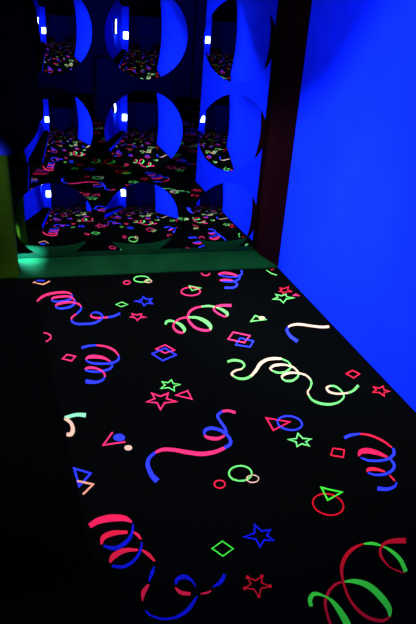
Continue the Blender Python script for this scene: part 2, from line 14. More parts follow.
('S2',[('blue',0,[(13379,35613,13526,35657),(13351,35502,13499,35556),(13327,35387,13475,35452),(13305,35285,13447,35337),(13285,35200,13414,35213),(13266,35140,13369,35082),(13250,35104,13306,34953),(13226,35068,13233,34853),(13184,35025,13162,34787),(13129,34981,13095,34737),(13067,34937,13030,34696),(13001,34890,12969,34657),(12938,34840,12910,34615)]),('pink',0,[(11780,35051,11839,35327),(11855,35068,11916,35361),(11930,35090,11992,35400),(12002,35111,12072,35441),(12071,35126,12155,35476),(12139,35131,12240,35498),(12207,35123,12327,35499),(12282,35099,12415,35474),(12365,35059,12505,35430),(12449,35009,12594,35373),(12531,34955,12677,35309),(12605,34902,12750,35244),(12667,34857,12810,35182),(12712,34822,12854,35121),(12745,34790,12883,35056),(12772,34758,12902,34991),(12797,34724,12914,34929),(12823,34687,12925,34870),(12853,34650,12941,34811)]),('blue',0,[(13279,35105,13277,34952),(13216,35039,13218,34886),(13155,34968,13163,34816),(13100,34903,13103,34741),(13046,34847,13036,34667),(12990,34802,12961,34602),(12925,34767,12880,34558),(12847,34742,12793,34532),(12759,34724,12700,34517),(12664,34716,12603,34514),(12566,34716,12505,34522),(12469,34727,12406,34539),(12375,34748,12311,34567),(12283,34784,12217,34610),(12191,34836,12125,34667),(12098,34898,12033,34735),(12004,34966,11941,34808),(11910,35034,11850,34880),(11816,35097,11758,34947)]),('pink',0,[(11580,34125,11618,34301),(11637,34136,11678,34328),(11694,34148,11736,34359),(11748,34161,11797,34390),(11802,34170,11861,34418),(11856,34173,11927,34436),(11914,34170,11997,34438),(11977,34157,12068,34422),(12046,34136,12139,34392),(12118,34109,12209,34353),(12193,34080,12280,34309),(12268,34049,12350,34265),(12342,34022,12419,34227)]),('blue',0,[(13083,34824,13134,34725),(13026,34722,13085,34629),(12972,34617,13040,34530),(12924,34523,12990,34420),(12879,34445,12931,34305),(12836,34381,12859,34192),(12785,34324,12778,34097),(12719,34266,12692,34022),(12640,34209,12603,33959),(12555,34157,12509,33907),(12466,34113,12412,33866),(12376,34081,12316,33839),(12287,34061,12221,33826),(12198,34060,12126,33833),(12106,34074,12032,33858),(12011,34101,11938,33895),(11914,34133,11844,33938),(11816,34166,11752,33981),(11719,34193,11659,34018)]),('blue',0,[(12378,33966,12454,34078),(12391,33873,12477,34005),(12410,33780,12505,33931),(12427,33690,12535,33854),(12437,33609,12559,33770),(12436,33550,12570,33668),(12429,33529,12549,33532),(12416,33505,12493,33394),(12383,33452,12426,33278),(12335,33389,12350,33176),(12277,33327,12267,33087),(12213,33275,12180,33014),(12148,33240,12091,32962),(12076,33224,11999,32937),(11993,33225,11905,32933),(11902,33238,11807,32942),(11807,33257,11709,32957),(11710,33277,11613,32972),(11615,33291,11520,32981)])]),
('D',[('green',0,[(9175,24828,9206,25018),(9235,24845,9265,25037),(9295,24865,9324,25060),(9354,24885,9386,25084),(9409,24900,9449,25105),(9461,24908,9514,25117),(9510,24906,9577,25116),(9562,24894,9638,25101),(9617,24873,9699,25075),(9671,24845,9759,25040),(9721,24812,9813,24999),(9762,24775,9860,24953),(9793,24738,9897,24902),(9813,24699,9924,24843),(9826,24653,9941,24776),(9833,24605,9950,24704),(9835,24557,9950,24628),(9831,24515,9940,24552),(9825,24485,9921,24471),(9817,24464,9884,24392),(9798,24433,9839,24328),(9765,24392,9793,24277),(9725,24347,9749,24233),(9682,24298,9708,24192),(9642,24249,9670,24151)]),('cream',0,[(9670,24269,9642,24131),(9609,24257,9580,24114),(9547,24247,9516,24098),(9484,24237,9453,24083),(9421,24224,9393,24067),(9360,24207,9338,24047),(9302,24183,9291,24024),(9246,24149,9247,23995),(9191,24110,9203,23960),(9140,24065,9164,23923),(9094,24017,9130,23886),(9052,23966,9105,23854),(9014,23905,9095,23839),(8987,23829,9096,23844),(8984,23763,9095,23842),(8992,23717,9095,23821),(9002,23683,9101,23789),(9011,23655,9107,23751),(9017,23628,9110,23712)]),('green',0,[(9023,23607,9104,23733),(9045,23566,9131,23696),(9065,23523,9156,23657),(9086,23478,9181,23620),(9110,23433,9205,23587),(9140,23391,9232,23560),(9177,23356,9263,23537),(9219,23328,9302,23516),(9265,23303,9345,23496),(9317,23282,9392,23480),(9372,23268,9440,23469),(9429,23261,9489,23465),(9490,23263,9538,23468),(9554,23278,9587,23480),(9619,23304,9640,23502),(9684,23338,9698,23532),(9747,23373,9759,23566),(9809,23408,9823,23602),(9869,23439,9887,23635)]),('cream',0,[(9898,23461,9858,23612),(9959,23523,9918,23683),(10019,23583,9978,23753),(10081,23645,10037,23822),(10145,23710,10096,23892),(10211,23780,10156,23965),(10281,23859,10216,24040),(10355,23950,10278,24123),(10429,24050,10345,24218),(10501,24149,10417,24321),(10571,24243,10494,24427),(10637,24326,10575,24531),(10700,24395,10660,24624),(10764,24456,10744,24702),(10831,24513,10826,24769),(10898,24565,10908,24826),(10967,24612,10989,24875),(11035,24651,11069,24917),(11101,24684,11148,24951),(11165,24707,11228,24976),(11230,24722,11305,24991),(11297,24729,11380,24998),(11363,24732,11451,24999),(11427,24732,11519,24997),(11489,24732,11583,24993),(11546,24730,11643,24986),(11599,24723,11700,24973),(11651,24714,11753,24957),(11702,24702,11804,24940),(11755,24691,11853,24923),(11808,24681,11904,24907)]),('green',0,[(11819,24736,11894,24851),(11855,24685,11930,24801),(11895,24636,11969,24751),(11934,24587,12008,24701),(11970,24538,12046,24649),(11999,24489,12078,24595),(12019,24439,12102,24537),(12031,24386,12118,24475),(12038,24330,12127,24409),(12039,24273,12130,24342),(12035,24217,12127,24274),(12027,24164,12120,24207),(12016,24118,12107,24141),(12002,24077,12087,24075),(11985,24040,12061,24011),(11964,24004,12030,23948),(11940,23970,11993,23888),(11912,23935,11952,23833),(11879,23899,11908,23780),(11840,23862,11859,23730),(11796,23824,11805,23680),(11747,23786,11747,23633),(11697,23753,11686,23590),(11646,23724,11624,23553),(11597,23703,11562,23526),(11546,23687,11500,23508),(11490,23676,11438,23497),(11433,23669,11375,23492),(11377,23668,11313,23495),(11324,23673,11255,23504),(11276,23683,11202,23519),(11236,23701,11155,23545),(11198,23727,11114,23581),(11162,23760,11077,23622),(11126,23797,11044,23665),(11090,23836,11011,23707),(11051,23871,10977,23746)]),('cream',0,[(11060,23851,10968,23766),(11057,23894,10961,23798),(11049,23938,10950,23831),(11043,23976,10938,23869),(11043,24004,10928,23917),(11045,24008,10932,23987),(11043,23996,10966,24073),(11054,24006,11016,24141),(11085,24033,11068,24198),(11127,24063,11126,24250),(11175,24092,11190,24297),(11226,24117,11257,24337),(11275,24136,11325,24367),(11329,24148,11395,24383),(11394,24157,11468,24389),(11464,24160,11543,24387),(11534,24161,11614,24380),(11598,24159,11678,24371),(11653,24157,11733,24362),(11695,24155,11775,24352),(11726,24153,11808,24340),(11750,24149,11835,24325),(11774,24142,11860,24307),(11801,24128,11886,24285),(11834,24108,11917,24259),(11875,24081,11956,24230),(11921,24049,12003,24197),(11967,24012,12052,24159),(12011,23971,12101,24116),(12050,23927,12145,24067),(12079,23880,12180,24009),(12099,23827,12203,23941),(12113,23766,12217,23867),(12122,23698,12225,23790),(12129,23626,12229,23712),(12136,23551,12234,23638),(12146,23480,12241,23566)]),('green',0,[(12156,23531,12231,23515),(12124,23462,12203,23450),(12096,23391,12178,23384),(12069,23325,12150,23313),(12043,23267,12118,23239),(12016,23219,12078,23162),(11985,23177,12028,23090),(11945,23135,11971,23024),(11895,23091,11909,22964),(11841,23049,11844,22908),(11784,23013,11777,22859),(11729,22982,11710,22817),(11678,22960,11645,22786),(11628,22944,11582,22766),(11575,22934,11519,22757),(11520,22930,11458,22755),(11468,22932,11400,22761),(11421,22938,11349,22773),(11383,22949,11303,22791),(11355,22965,11266,22819),(11333,22989,11239,22858),(11314,23020,11220,22900),(11296,23056,11204,22944),(11277,23095,11190,22984),(11255,23131,11173,23022)]),('cream',0,[(11252,23071,11177,23082),(11274,23121,11189,23121),(11292,23173,11198,23160),(11307,23213,11210,23213),(11318,23236,11234,23279),(11327,23246,11276,23352),(11345,23261,11334,23413),(11386,23286,11399,23459),(11445,23315,11471,23500),(11513,23342,11550,23535),(11587,23366,11632,23565),(11659,23385,11714,23587),(11726,23396,11792,23599),(11791,23399,11865,23600),(11859,23396,11938,23591),(11926,23387,12008,23574),(11993,23373,12076,23551),(12057,23354,12140,23524),(12115,23331,12200,23496),(12170,23303,12257,23465),(12222,23271,12313,23429),(12271,23233,12366,23390),(12314,23193,12414,23347),(12352,23150,12456,23299),(12382,23107,12491,23247),(12403,23062,12516,23188),(12416,23013,12530,23124),(12424,22959,12538,23058),(12430,22900,12542,22994),(12437,22839,12545,22934),(12446,22780,12552,22875)]),('green',0,[(12447,22807,12550,22848),(12436,22752,12540,22798),(12427,22698,12532,22749),(12420,22650,12524,22696),(12410,22605,12512,22636),(12398,22562,12492,22570),(12380,22518,12462,22498),(12353,22466,12422,22423),(12316,22405,12375,22351),(12272,22338,12326,22279),(12225,22268,12276,22209),(12176,22197,12227,22141),(12130,22127,12181,22074)]),('cream',0,[(12142,22143,12169,22059),(12107,22107,12132,22019),(12070,22071,12093,21979),(12030,22034,12057,21942),(11990,21993,12025,21907),(11951,21946,12001,21877),(11914,21891,11984,21851),(11887,21832,11972,21825),(11869,21776,11960,21794),(11857,21725,11950,21755),(11849,21679,11940,21712),(11841,21636,11929,21664),(11832,21594,11916,21618)]),('green',0,[(11829,21575,11919,21637),(11828,21511,11921,21572),(11824,21446,11920,21506),(11820,21378,11919,21444),(11819,21309,11922,21386),(11824,21239,11929,21333),(11839,21173,11944,21283),(11862,21111,11969,21236),(11891,21052,12000,21189),(11926,20995,12038,21144),(11966,20941,12080,21102),(12012,20893,12125,21063),(12062,20850,12174,21027),(12118,20813,12227,20993),(12181,20779,12286,20960),(12249,20750,12348,20930),(12321,20726,12413,20905),(12395,20710,12479,20886),(12469,20701,12545,20875),(12546,20701,12613,20871),(12625,20708,12685,20873),(12707,20722,12758,20881),(12789,20743,12831,20896),(12871,20772,12903,20916),(12951,20807,12972,20943),(13032,20852,13043,20979),(13116,20906,13118,21022),(13199,20968,13192,21073),(13279,21035,13260,21127),(13352,21108,13318,21181),(13415,21186,13361,21232),(13464,21270,13390,21281),(13498,21356,13414,21338),(13520,21440,13431,21403),(13534,21521,13442,21472),(13542,21600,13448,21542),(13546,21677,13450,21610),(13546,21755,13447,21678),(13540,21837,13437,21748),(13528,21918,13421,21817),(13512,21994,13401,21882),(13490,22062,13378,21939),(13464,22119,13355,21984),(13430,22161,13329,22014),(13388,22187,13299,22035),(13345,22201,13264,22050),(13301,22210,13225,22062),(13260,22219,13184,22075),(13221,22232,13145,22092)]),('cream',0,[(13193,22228,13172,22096),(13153,22210,13128,22071),(13111,22195,13080,22048),(13064,22178,13037,22028),(13014,22155,13002,22008),(12957,22116,12987,21995),(12902,22049,12988,21994),(12867,21972,12983,21983),(12847,21901,12974,21949),(12835,21829,12967,21905),(12834,21759,12965,21859),(12842,21693,12970,21814),(12863,21637,12983,21775),(12895,21589,13007,21736),(12936,21547,13041,21697),(12986,21508,13084,21660),(13043,21474,13135,21626),(13106,21445,13192,21597),(13175,21423,13254,21574),(13252,21410,13323,21559),(13338,21405,13403,21552),(13429,21405,13491,21550),(13523,21408,13583,21550),(13616,21411,13677,21551),(13706,21411,13767,21548)]),('green',0,[(13719,21414,13753,21546),(13772,21429,13810,21570),(13824,21442,13867,21592),(13878,21456,13921,21613),(13936,21473,13974,21636),(14000,21499,14026,21663),(14069,21537,14079,21697),(14143,21587,14137,21740),(14218,21647,14200,21793),(14293,21711,14269,21853),(14367,21777,14341,21919),(14440,21841,14416,21987),(14512,21902,14490,22053)])]),
('E',[('blue',0,[(4339,17525,4151,17344),(4312,17583,4131,17401),(4284,17639,4110,17456),(4258,17690,4086,17515),(4235,17739,4063,17582),(4215,17790,4041,17658),(4199,17848,4024,17742),(4185,17923,4013,17836),(4173,18010,4004,17937),(4163,18104,3998,18045),(4157,18198,3996,18154),(4155,18285,3999,18261),(4158,18358,4009,18361),(4166,18420,4027,18452),(4178,18477,4052,18536),(4195,18532,4083,18613),(4216,18585,4117,18682),(4241,18638,4154,18744),(4269,18686,4194,18804),(4299,18729,4239,18860),(4334,18768,4288,18907),(4376,18806,4338,18948),(4422,18843,4387,18985),(4470,18883,4434,19021),(4517,18925,4480,19058)]),('pink',0,[(4503,18917,4494,19067),(4555,18934,4543,19092),(4606,18954,4590,19121),(4654,18973,4641,19150),(4700,18988,4695,19178),(4746,18998,4755,19200),(4795,19001,4820,19212),(4849,18998,4886,19213),(4908,18989,4954,19206),(4970,18975,5023,19192),(5034,18957,5093,19174),(5101,18935,5165,19151),(5169,18909,5238,19126),(5238,18877,5313,19096),(5308,18840,5390,19060),(5381,18797,5467,19021),(5457,18753,5545,18981),(5535,18709,5623,18942),(5615,18668,5702,18906),(5696,18630,5784,18870),(5779,18589,5868,18833),(5864,18550,5953,18797),(5952,18513,6037,18765),(6041,18483,6120,18738),(6131,18462,6201,18719),(6223,18451,6283,18707),(6316,18448,6367,18701),(6408,18452,6453,18701),(6500,18461,6538,18705),(6589,18474,6622,18712),(6675,18491,6701,18723),(6759,18513,6775,18738),(6839,18542,6847,18758),(6916,18575,6918,18783),(6990,18610,6990,18811),(7062,18644,7065,18839),(7135,18675,7141,18866)]),('blue',0,[(7148,18682,7128,18859),(7198,18714,7182,18894),(7252,18743,7240,18927),(7309,18775,7294,18958),(7369,18813,7339,18987),(7429,18862,7372,19014),(7484,18931,7390,19036),(7523,19011,7404,19062),(7549,19092,7419,19101),(7564,19173,7431,19150),(7570,19254,7439,19206),(7570,19333,7441,19265),(7563,19411,7437,19326),(7550,19491,7427,19390),(7530,19574,7408,19460),(7504,19658,7383,19533),(7473,19741,7353,19603),(7436,19819,7319,19668),(7395,19888,7282,19725),(7347,19951,7240,19776),(7293,20009,7191,19824),(7234,20061,7137,19868),(7172,20105,7082,19905),(7110,20141,7028,19933),(7049,20165,6980,19950),(6988,20176,6935,19957),(6924,20175,6888,19954),(6862,20164,6843,19944),(6802,20143,6800,19929),(6747,20113,6763,19911),(6693,20072,6738,19896),(6645,20012,6724,19886),(6612,19942,6710,19870),(6592,19877,6691,19838),(6580,19820,6670,19793),(6570,19771,6646,19740),(6557,19723,6621,19692)]),('pink',0,[(6554,19618,6618,19704),(6565,19583,6642,19679),(6574,19547,6662,19653),(6583,19508,6682,19631),(6599,19466,6701,19613),(6622,19425,6722,19597),(6656,19390,6749,19581),(6697,19359,6787,19560),(6746,19329,6832,19537),(6801,19302,6882,19513),(6860,19281,6933,19493),(6923,19267,6984,19478),(6987,19264,7031,19471),(7052,19275,7078,19472),(7116,19299,7128,19480),(7179,19330,7183,19494),(7240,19364,7242,19513),(7298,19398,7302,19532),(7357,19427,7362,19548)]),('blue',0,[(7558,19669,7459,19627),(7562,19737,7460,19695),(7567,19805,7461,19762),(7573,19875,7462,19828),(7577,19946,7462,19894),(7579,20021,7461,19960),(7577,20099,7457,20027),(7570,20181,7451,20098),(7558,20265,7441,20177),(7544,20347,7430,20259),(7530,20427,7418,20343),(7519,20502,7408,20424),(7514,20569,7403,20500),(7511,20633,7399,20566),(7510,20692,7395,20628),(7511,20742,7393,20691),(7515,20781,7397,20757),(7522,20808,7412,20830),(7530,20827,7442,20908),(7544,20848,7489,20976),(7572,20876,7541,21026),(7613,20910,7594,21067),(7661,20945,7647,21102),(7713,20983,7696,21135),(7762,21023,7742,21170)]),('pink',0,[(7731,21010,7773,21182),(7780,21008,7821,21183),(7829,21008,7870,21186),(7877,21008,7921,21189),(7923,21006,7973,21190),(7966,21000,8025,21185),(8005,20989,8076,21172),(8042,20970,8123,21150),(8079,20945,8167,21120),(8116,20914,8208,21086),(8153,20881,8246,21051),(8192,20846,8283,21017),(8231,20814,8321,20985)])]),
('F',[('blue',0,[(13452,26442,13220,26167),(13424,26532,13198,26259),(13393,26621,13174,26351),(13363,26707,13148,26446),(13335,26793,13124,26544),(13314,26877,13105,26648),(13299,26962,13094,26756),(13291,27054,13090,26870),(13288,27153,13092,26988),(13289,27255,13100,27109),(13295,27353,13113,27230),(13305,27441,13132,27348),(13317,27510,13160,27465),(13330,27556,13202,27580),(13347,27597,13255,27681),(13374,27646,13308,27760),(13411,27705,13357,27823),(13456,27774,13398,27876),(13498,27847,13437,27933)]),('cream',0,[(13452,27799,13484,27982),(13506,27825,13538,28017),(13560,27854,13590,28055),(13611,27881,13646,28094),(13660,27905,13706,28133),(13710,27924,13772,28167),(13765,27937,13842,28192),(13827,27947,13913,28210),(13893,27955,13987,28224),(13962,27959,14064,28232),(14033,27957,14144,28233),(14108,27948,14227,28226),(14185,27931,14313,28207),(14268,27902,14403,28174),(14358,27861,14496,28127),(14452,27812,14590,28072),(14548,27760,14683,28014),(14642,27709,14775,27961),(14731,27666,14862,27917),(14815,27628,14946,27880),(14896,27591,15028,27846),(14976,27556,15109,27816),(15054,27524,15187,27789),(15131,27497,15264,27767),(15209,27476,15340,27749),(15287,27463,15413,27738),(15363,27457,15485,27733),(15438,27456,15556,27732),(15511,27457,15629,27733),(15583,27458,15702,27734),(15655,27457,15776,27732)])]),
('G',[('green3',0,[(2274,21951,2228,21650),(2211,21965,2165,21674),(2150,21982,2103,21702),(2086,22000,2044,21729),(2018,22015,1985,21752),(1947,22024,1927,21768),(1872,22024,1866,21773),(1793,22011,1800,21765),(1714,21989,1730,21747),(1635,21962,1656,21721),(1557,21932,1580,21691),(1480,21903,1503,21661),(1405,21877,1427,21634)]),('cream',0,[(1367,21663,1466,21848),(1403,21607,1499,21792),(1441,21553,1534,21737),(1477,21501,1570,21679),(1509,21452,1607,21617),(1535,21403,1642,21549),(1554,21353,1671,21473),(1568,21296,1694,21392),(1579,21231,1712,21307),(1587,21163,1726,21220),(1590,21096,1736,21134),(1590,21035,1741,21049),(1587,20986,1740,20966),(1580,20944,1732,20885),(1569,20903,1717,20806),(1556,20863,1696,20732),(1541,20830,1671,20665),(1527,20806,1641,20606),(1521,20797,1602,20554),(1521,20794,1554,20523),(1513,20790,1507,20519),(1494,20788,1469,20529),(1466,20790,1436,20543),(1432,20794,1410,20556),(1400,20793,1384,20564)])]),
('B',[('pink2',0,[(1727,15671,1663,15882),(1778,15697,1709,15915),(1828,15724,1754,15950),(1875,15750,1802,15987),(1921,15773,1854,16024),(1967,15791,1913,16059),(2017,15805,1979,16087),(2074,15815,2049,16109),(2138,15822,2123,16127),(2206,15825,2200,16141),(2275,15827,2279,16150),(2343,15826,2358,16153),(2409,15823,2435,16150),(2475,15818,2511,16139),(2543,15811,2589,16123),(2612,15801,2665,16100),(2677,15790,2738,16072),(2738,15777,2806,16039),(2789,15764,2867,16002),(2830,15751,2919,15957),(2866,15735,2960,15906),(2902,15715,2991,15853),(2938,15690,3015,15802),(2977,15662,3036,15754),(3017,15636,3061,15708)]),('blue_dim',0,[(3035,15597,3085,15583),(3018,15533,3074,15518),(3002,15467,3065,15453),(2987,15404,3056,15386),(2970,15345,3044,15318),(2951,15289,3027,15250),(2927,15237,3004,15182),(2898,15185,2976,15118),(2866,15133,2945,15054),(2831,15084,2910,14991),(2793,15038,2869,14930),(2752,14996,2823,14872),(2707,14957,2773,14820),(2655,14917,2716,14771),(2597,14877,2653,14721),(2535,14841,2585,14675),(2475,14811,2513,14637),(2418,14790,2439,14610),(2368,14780,2364,14600),(2320,14782,2292,14612),(2269,14795,2225,14644),(2212,14819,2164,14686),(2152,14849,2107,14732),(2089,14881,2052,14777),(2027,14908,1997,14816)]),('red2',0,[(1976,14914,1932,14941),(2003,14959,1939,14994),(2028,15007,1943,15048),(2052,15051,1949,15108),(2075,15085,1960,15172),(2097,15106,1985,15241),(2118,15121,2026,15301),(2147,15137,2078,15346),(2185,15155,2134,15379),(2230,15171,2195,15402),(2280,15186,2259,15418),(2335,15199,2325,15428),(2392,15208,2393,15432),(2453,15213,2466,15428),(2520,15214,2541,15415),(2592,15211,2617,15396),(2668,15206,2692,15375),(2746,15201,2767,15353),(2821,15198,2840,15335)]),('red2',0,[(2983,15206,3028,15272),(3000,15181,3048,15255),(3016,15156,3068,15238),(3032,15133,3090,15221),(3047,15110,3112,15201),(3060,15088,3134,15176),(3072,15065,3153,15144),(3085,15039,3169,15107),(3099,15008,3182,15066),(3114,14974,3192,15025),(3129,14938,3201,14984),(3144,14901,3209,14943),(3160,14866,3219,14905)]),('blue_dim',0,[(3172,14784,3219,14764),(3151,14724,3203,14703),(3131,14663,3189,14642),(3112,14605,3174,14579),(3091,14548,3157,14516),(3069,14495,3136,14452),(3042,14443,3108,14389),(3010,14389,3075,14328),(2974,14335,3039,14267),(2936,14281,2998,14207),(2896,14231,2954,14149),(2853,14185,2905,14096),(2808,14145,2854,14048),(2757,14109,2798,14005),(2701,14075,2737,13964),(2642,14045,2673,13928),(2583,14021,2608,13898),(2526,14003,2542,13876),(2475,13994,2477,13864),(2428,13995,2414,13867),(2380,14004,2354,13882),(2330,14021,2299,13906),(2278,14042,2246,13932),(2224,14064,2195,13958),(2169,14083,2144,13979)]),('red2',0,[(2135,14143,2087,14188),(2166,14176,2100,14232),(2194,14209,2108,14276),(2221,14238,2119,14325),(2245,14261,2137,14379),(2270,14279,2167,14435),(2298,14297,2211,14484),(2338,14322,2263,14525),(2387,14352,2323,14561),(2441,14383,2389,14593),(2499,14412,2460,14619),(2557,14436,2533,14637),(2613,14453,2607,14647),(2670,14462,2681,14644),(2733,14463,2754,14629),(2800,14459,2825,14607),(2870,14453,2894,14583),(2942,14445,2962,14558),(3013,14441,3029,14537)]),('red2',0,[(3108,14452,3145,14500),(3132,14410,3177,14470),(3156,14369,3210,14442),(3179,14329,3243,14414),(3202,14289,3277,14382),(3224,14250,3309,14346),(3246,14210,3339,14302),(3270,14169,3365,14252),(3296,14124,3387,14197),(3322,14076,3406,14141),(3349,14028,3423,14083),(3377,13978,3441,14027),(3404,13930,3459,13972)]),('blue_dim',0,[(3366,13769,3392,13751),(3341,13735,3380,13709),(3316,13702,3369,13667),(3291,13670,3359,13625),(3267,13637,3347,13583),(3243,13601,3331,13540),(3221,13561,3311,13496),(3199,13516,3286,13451),(3178,13466,3257,13406),(3158,13413,3224,13362),(3137,13358,3191,13317),(3117,13304,3158,13273),(3097,13251,3126,13229)]),('red2',0,[(3073,13168,3111,13116),(3036,13138,3082,13073),(2998,13111,3053,13031),(2959,13082,3025,12990),(2919,13049,3000,12951),(2882,13009,2977,12914),(2850,12960,2956,12879),(2828,12903,2935,12842),(2813,12844,2912,12800),(2805,12785,2888,12754),(2800,12727,2864,12704),(2795,12670,2839,12654),(2788,12615,2815,12605)]),('blue_dim',0,[(2811,12280,2855,12311),(2824,12250,2871,12281),(2835,12221,2885,12250),(2847,12189,2898,12222),(2862,12156,2912,12195),(2883,12122,2929,12169),(2911,12089,2952,12143),(2946,12055,2985,12115),(2989,12022,3025,12084),(3035,11988,3070,12053),(3083,11957,3116,12024),(3131,11929,3162,11998),(3176,11905,3204,11977),(3217,11888,3241,11962),(3257,11874,3277,11950),(3296,11864,3312,11942),(3335,11857,3348,11936),(3375,11851,3385,11933),(3417,11848,3425,11931),(3462,11845,3468,11931),(3508,11844,3512,11932),(3557,11844,3557,11936),(3607,11848,3603,11943),(3659,11856,3648,11953),(3713,11869,3695,11968),(3767,11886,3743,11989),(3823,11906,3793,12013),(3881,11930,3843,12041),(3940,11960,3894,12073),(3999,11996,3945,12108),(4056,12039,3996,12145),(4112,12092,4047,12186),(4166,12153,4101,12234),(4217,12217,4157,12287),(4267,12285,4215,12344),(4317,12351,4275,12402),(4368,12416,4334,12458)]),('blue_dim',0,[(3875,12963,3825,12997),(3896,12990,3836,13028),(3916,13020,3845,13061),(3935,13047,3856,13097),(3952,13067,3871,13136),(3967,13079,3895,13176),(3981,13086,3929,13211),(4003,13094,3968,13236),(4032,13103,4011,13256),(4065,13110,4057,13271),(4097,13114,4105,13279),(4126,13114,4154,13279),(4149,13111,4201,13268),(4172,13104,4242,13244),(4199,13091,4277,13210),(4229,13071,4307,13171),(4258,13047,4333,13129),(4285,13019,4355,13085),(4309,12990,4374,13042),(4328,12960,4388,12998),(4344,12924,4397,12951),(4357,12885,4404,12905),(4369,12843,4408,12859),(4381,12801,4412,12814),(4394,12759,4418,12770)]),('red2',0,[(3795,12846,3836,12879),(3806,12809,3860,12849),(3815,12770,3882,12817),(3824,12730,3903,12788),(3838,12688,3924,12764),(3860,12646,3944,12743),(3892,12609,3967,12726),(3933,12580,3995,12708),(3980,12559,4031,12689),(4028,12544,4073,12670),(4077,12531,4118,12650),(4125,12518,4165,12630),(4170,12504,4210,12609)]),('red2',0,[(4474,12480,4481,12522),(4502,12476,4509,12523),(4529,12471,4538,12523),(4556,12466,4566,12524),(4585,12462,4594,12525),(4614,12460,4620,12527),(4643,12461,4646,12530),(4672,12465,4671,12534),(4701,12472,4696,12539),(4729,12481,4722,12544),(4755,12491,4749,12551),(4782,12501,4776,12558),(4808,12510,4804,12564)]),('blue_dim',0,[(4889,12632,4882,12672),(4934,12641,4925,12698),(4981,12648,4970,12724),(5028,12654,5014,12749),(5078,12665,5054,12775),(5128,12682,5091,12800),(5179,12710,5123,12826),(5226,12750,5154,12855),(5268,12795,5187,12888),(5304,12844,5222,12927),(5337,12892,5258,12969),(5370,12939,5297,13013),(5403,12984,5335,13057)])]),
('peachV',[('peach',0,[(891,35373,912,35226),(716,35155,853,35185),(1305,34742,1305,34908),(1714,35182,1695,35329)])]),
('bluebit',[('blue',0,[(958,35322,967,35504),(1395,35272,1405,35454)])]),
('arc',[('pink',0,[(979,28964,996,29092),(1167,28869,1197,28991),(1295,28650,1358,28714),(1288,28442,1345,28374),(1142,28237,1163,28119),(906,28125,917,28002)])]),
('ringr',[('pink',1,[(6193,34525,6252,34518),(6187,34501,6230,34437),(6173,34471,6198,34369),(6149,34439,6160,34317),(6118,34410,6117,34278),(6081,34388,6072,34251),(6041,34377,6024,34238),(6001,34376,5977,34237),(5962,34386,5932,34248),(5927,34406,5891,34272),(5899,34435,5856,34308),(5878,34470,5828,34356),(5866,34507,5809,34415),(5862,34538,5800,34487),(5864,34563,5806,34570),(5870,34587,5827,34651),(5884,34617,5858,34719),(5907,34649,5896,34773),(5939,34678,5939,34813),(5976,34700,5985,34840),(6016,34712,6033,34854),(6057,34713,6081,34856),(6096,34703,6126,34844),(6131,34682,6168,34819),(6159,34653,6203,34783),(6180,34618,6231,34734),(6192,34581,6251,34674),(6195,34549,6258,34601)])]),
('rd1',[('pink',1,[(1763,26400,1643,26357),(1940,26665,1935,26795),(2242,26475,2356,26529),(2077,26186,2085,26057)])]),
('dg',[('green',1,[(5008,31699,4909,31709),(5313,31919,5332,32034),(5528,31635,5627,31613),(5212,31455,5193,31345)])]),
('ringg',[('green',1,[(7375,34891,7444,34884),(7357,34834,7401,34747),(7318,34767,7337,34637),(7257,34700,7259,34551),(7180,34643,7170,34486),(7090,34602,7072,34442),(6994,34582,6970,34420),(6897,34582,6867,34421),(6804,34604,6768,34443),(6720,34645,6678,34488),(6649,34703,6601,34551),(6596,34775,6540,34633),(6563,34853,6497,34733),(6551,34926,6477,34852),(6555,34984,6486,34992),(6571,35041,6526,35129),(6609,35109,6588,35241),(6668,35178,6665,35330),(6746,35236,6754,35398),(6836,35278,6853,35444),(6933,35299,6958,35468),(7032,35300,7063,35468),(7126,35278,7164,35445),(7212,35236,7256,35399),(7283,35176,7335,35333),(7336,35103,7396,35249),(7368,35024,7438,35146),(7380,34950,7456,35024)])]),
('ringc',[('cream',1,[(7483,34580,7535,34574),(7477,34559,7512,34499),(7462,34531,7479,34439),(7437,34501,7441,34393),(7404,34474,7398,34358),(7365,34454,7352,34335),(7323,34444,7305,34323),(7281,34444,7257,34323),(7241,34453,7212,34334),(7205,34473,7172,34356),(7176,34500,7137,34388),(7155,34533,7109,34431),(7142,34568,7091,34484),(7139,34598,7083,34549),(7141,34619,7090,34625),(7147,34640,7112,34700),(7162,34668,7144,34761),(7187,34699,7182,34808),(7220,34726,7225,34844),(7259,34746,7271,34867),(7301,34756,7319,34880),(7343,34757,7367,34880),(7383,34747,7413,34869),(7419,34727,7454,34847),(7449,34700,7489,34814),(7470,34666,7517,34770),(7482,34631,7535,34717),(7486,34601,7542,34651)])]),
('stb',[('blue',1,[(6111,31968,5976,31986),(6463,32014,6442,32147),(6591,32364,6604,32592),(6712,32067,6757,32215),(6991,32140,7142,32255),(6782,31885,6881,31880),(6900,31603,7002,31473),(6661,31724,6652,31576),(6459,31457,6401,31245),(6439,31832,6376,31709)])]),
('stp',[('pink',1,[(5659,30455,5589,30607),(5849,30271,5871,30389),(6065,30351,6170,30499),(6000,30149,6080,30222),(6226,30022,6335,29988),(5940,30037,5946,29926),(5784,29774,5750,29598),(5737,30065,5691,29962),(5504,30125,5388,30112),(5713,30213,5637,30279)])]),
('arc2',[('pink',0,[(10752,35422,10834,35519),(10765,35092,10845,35236),(10941,34961,10988,35130),(11165,35048,11167,35200),(11335,35326,11309,35432)])]),
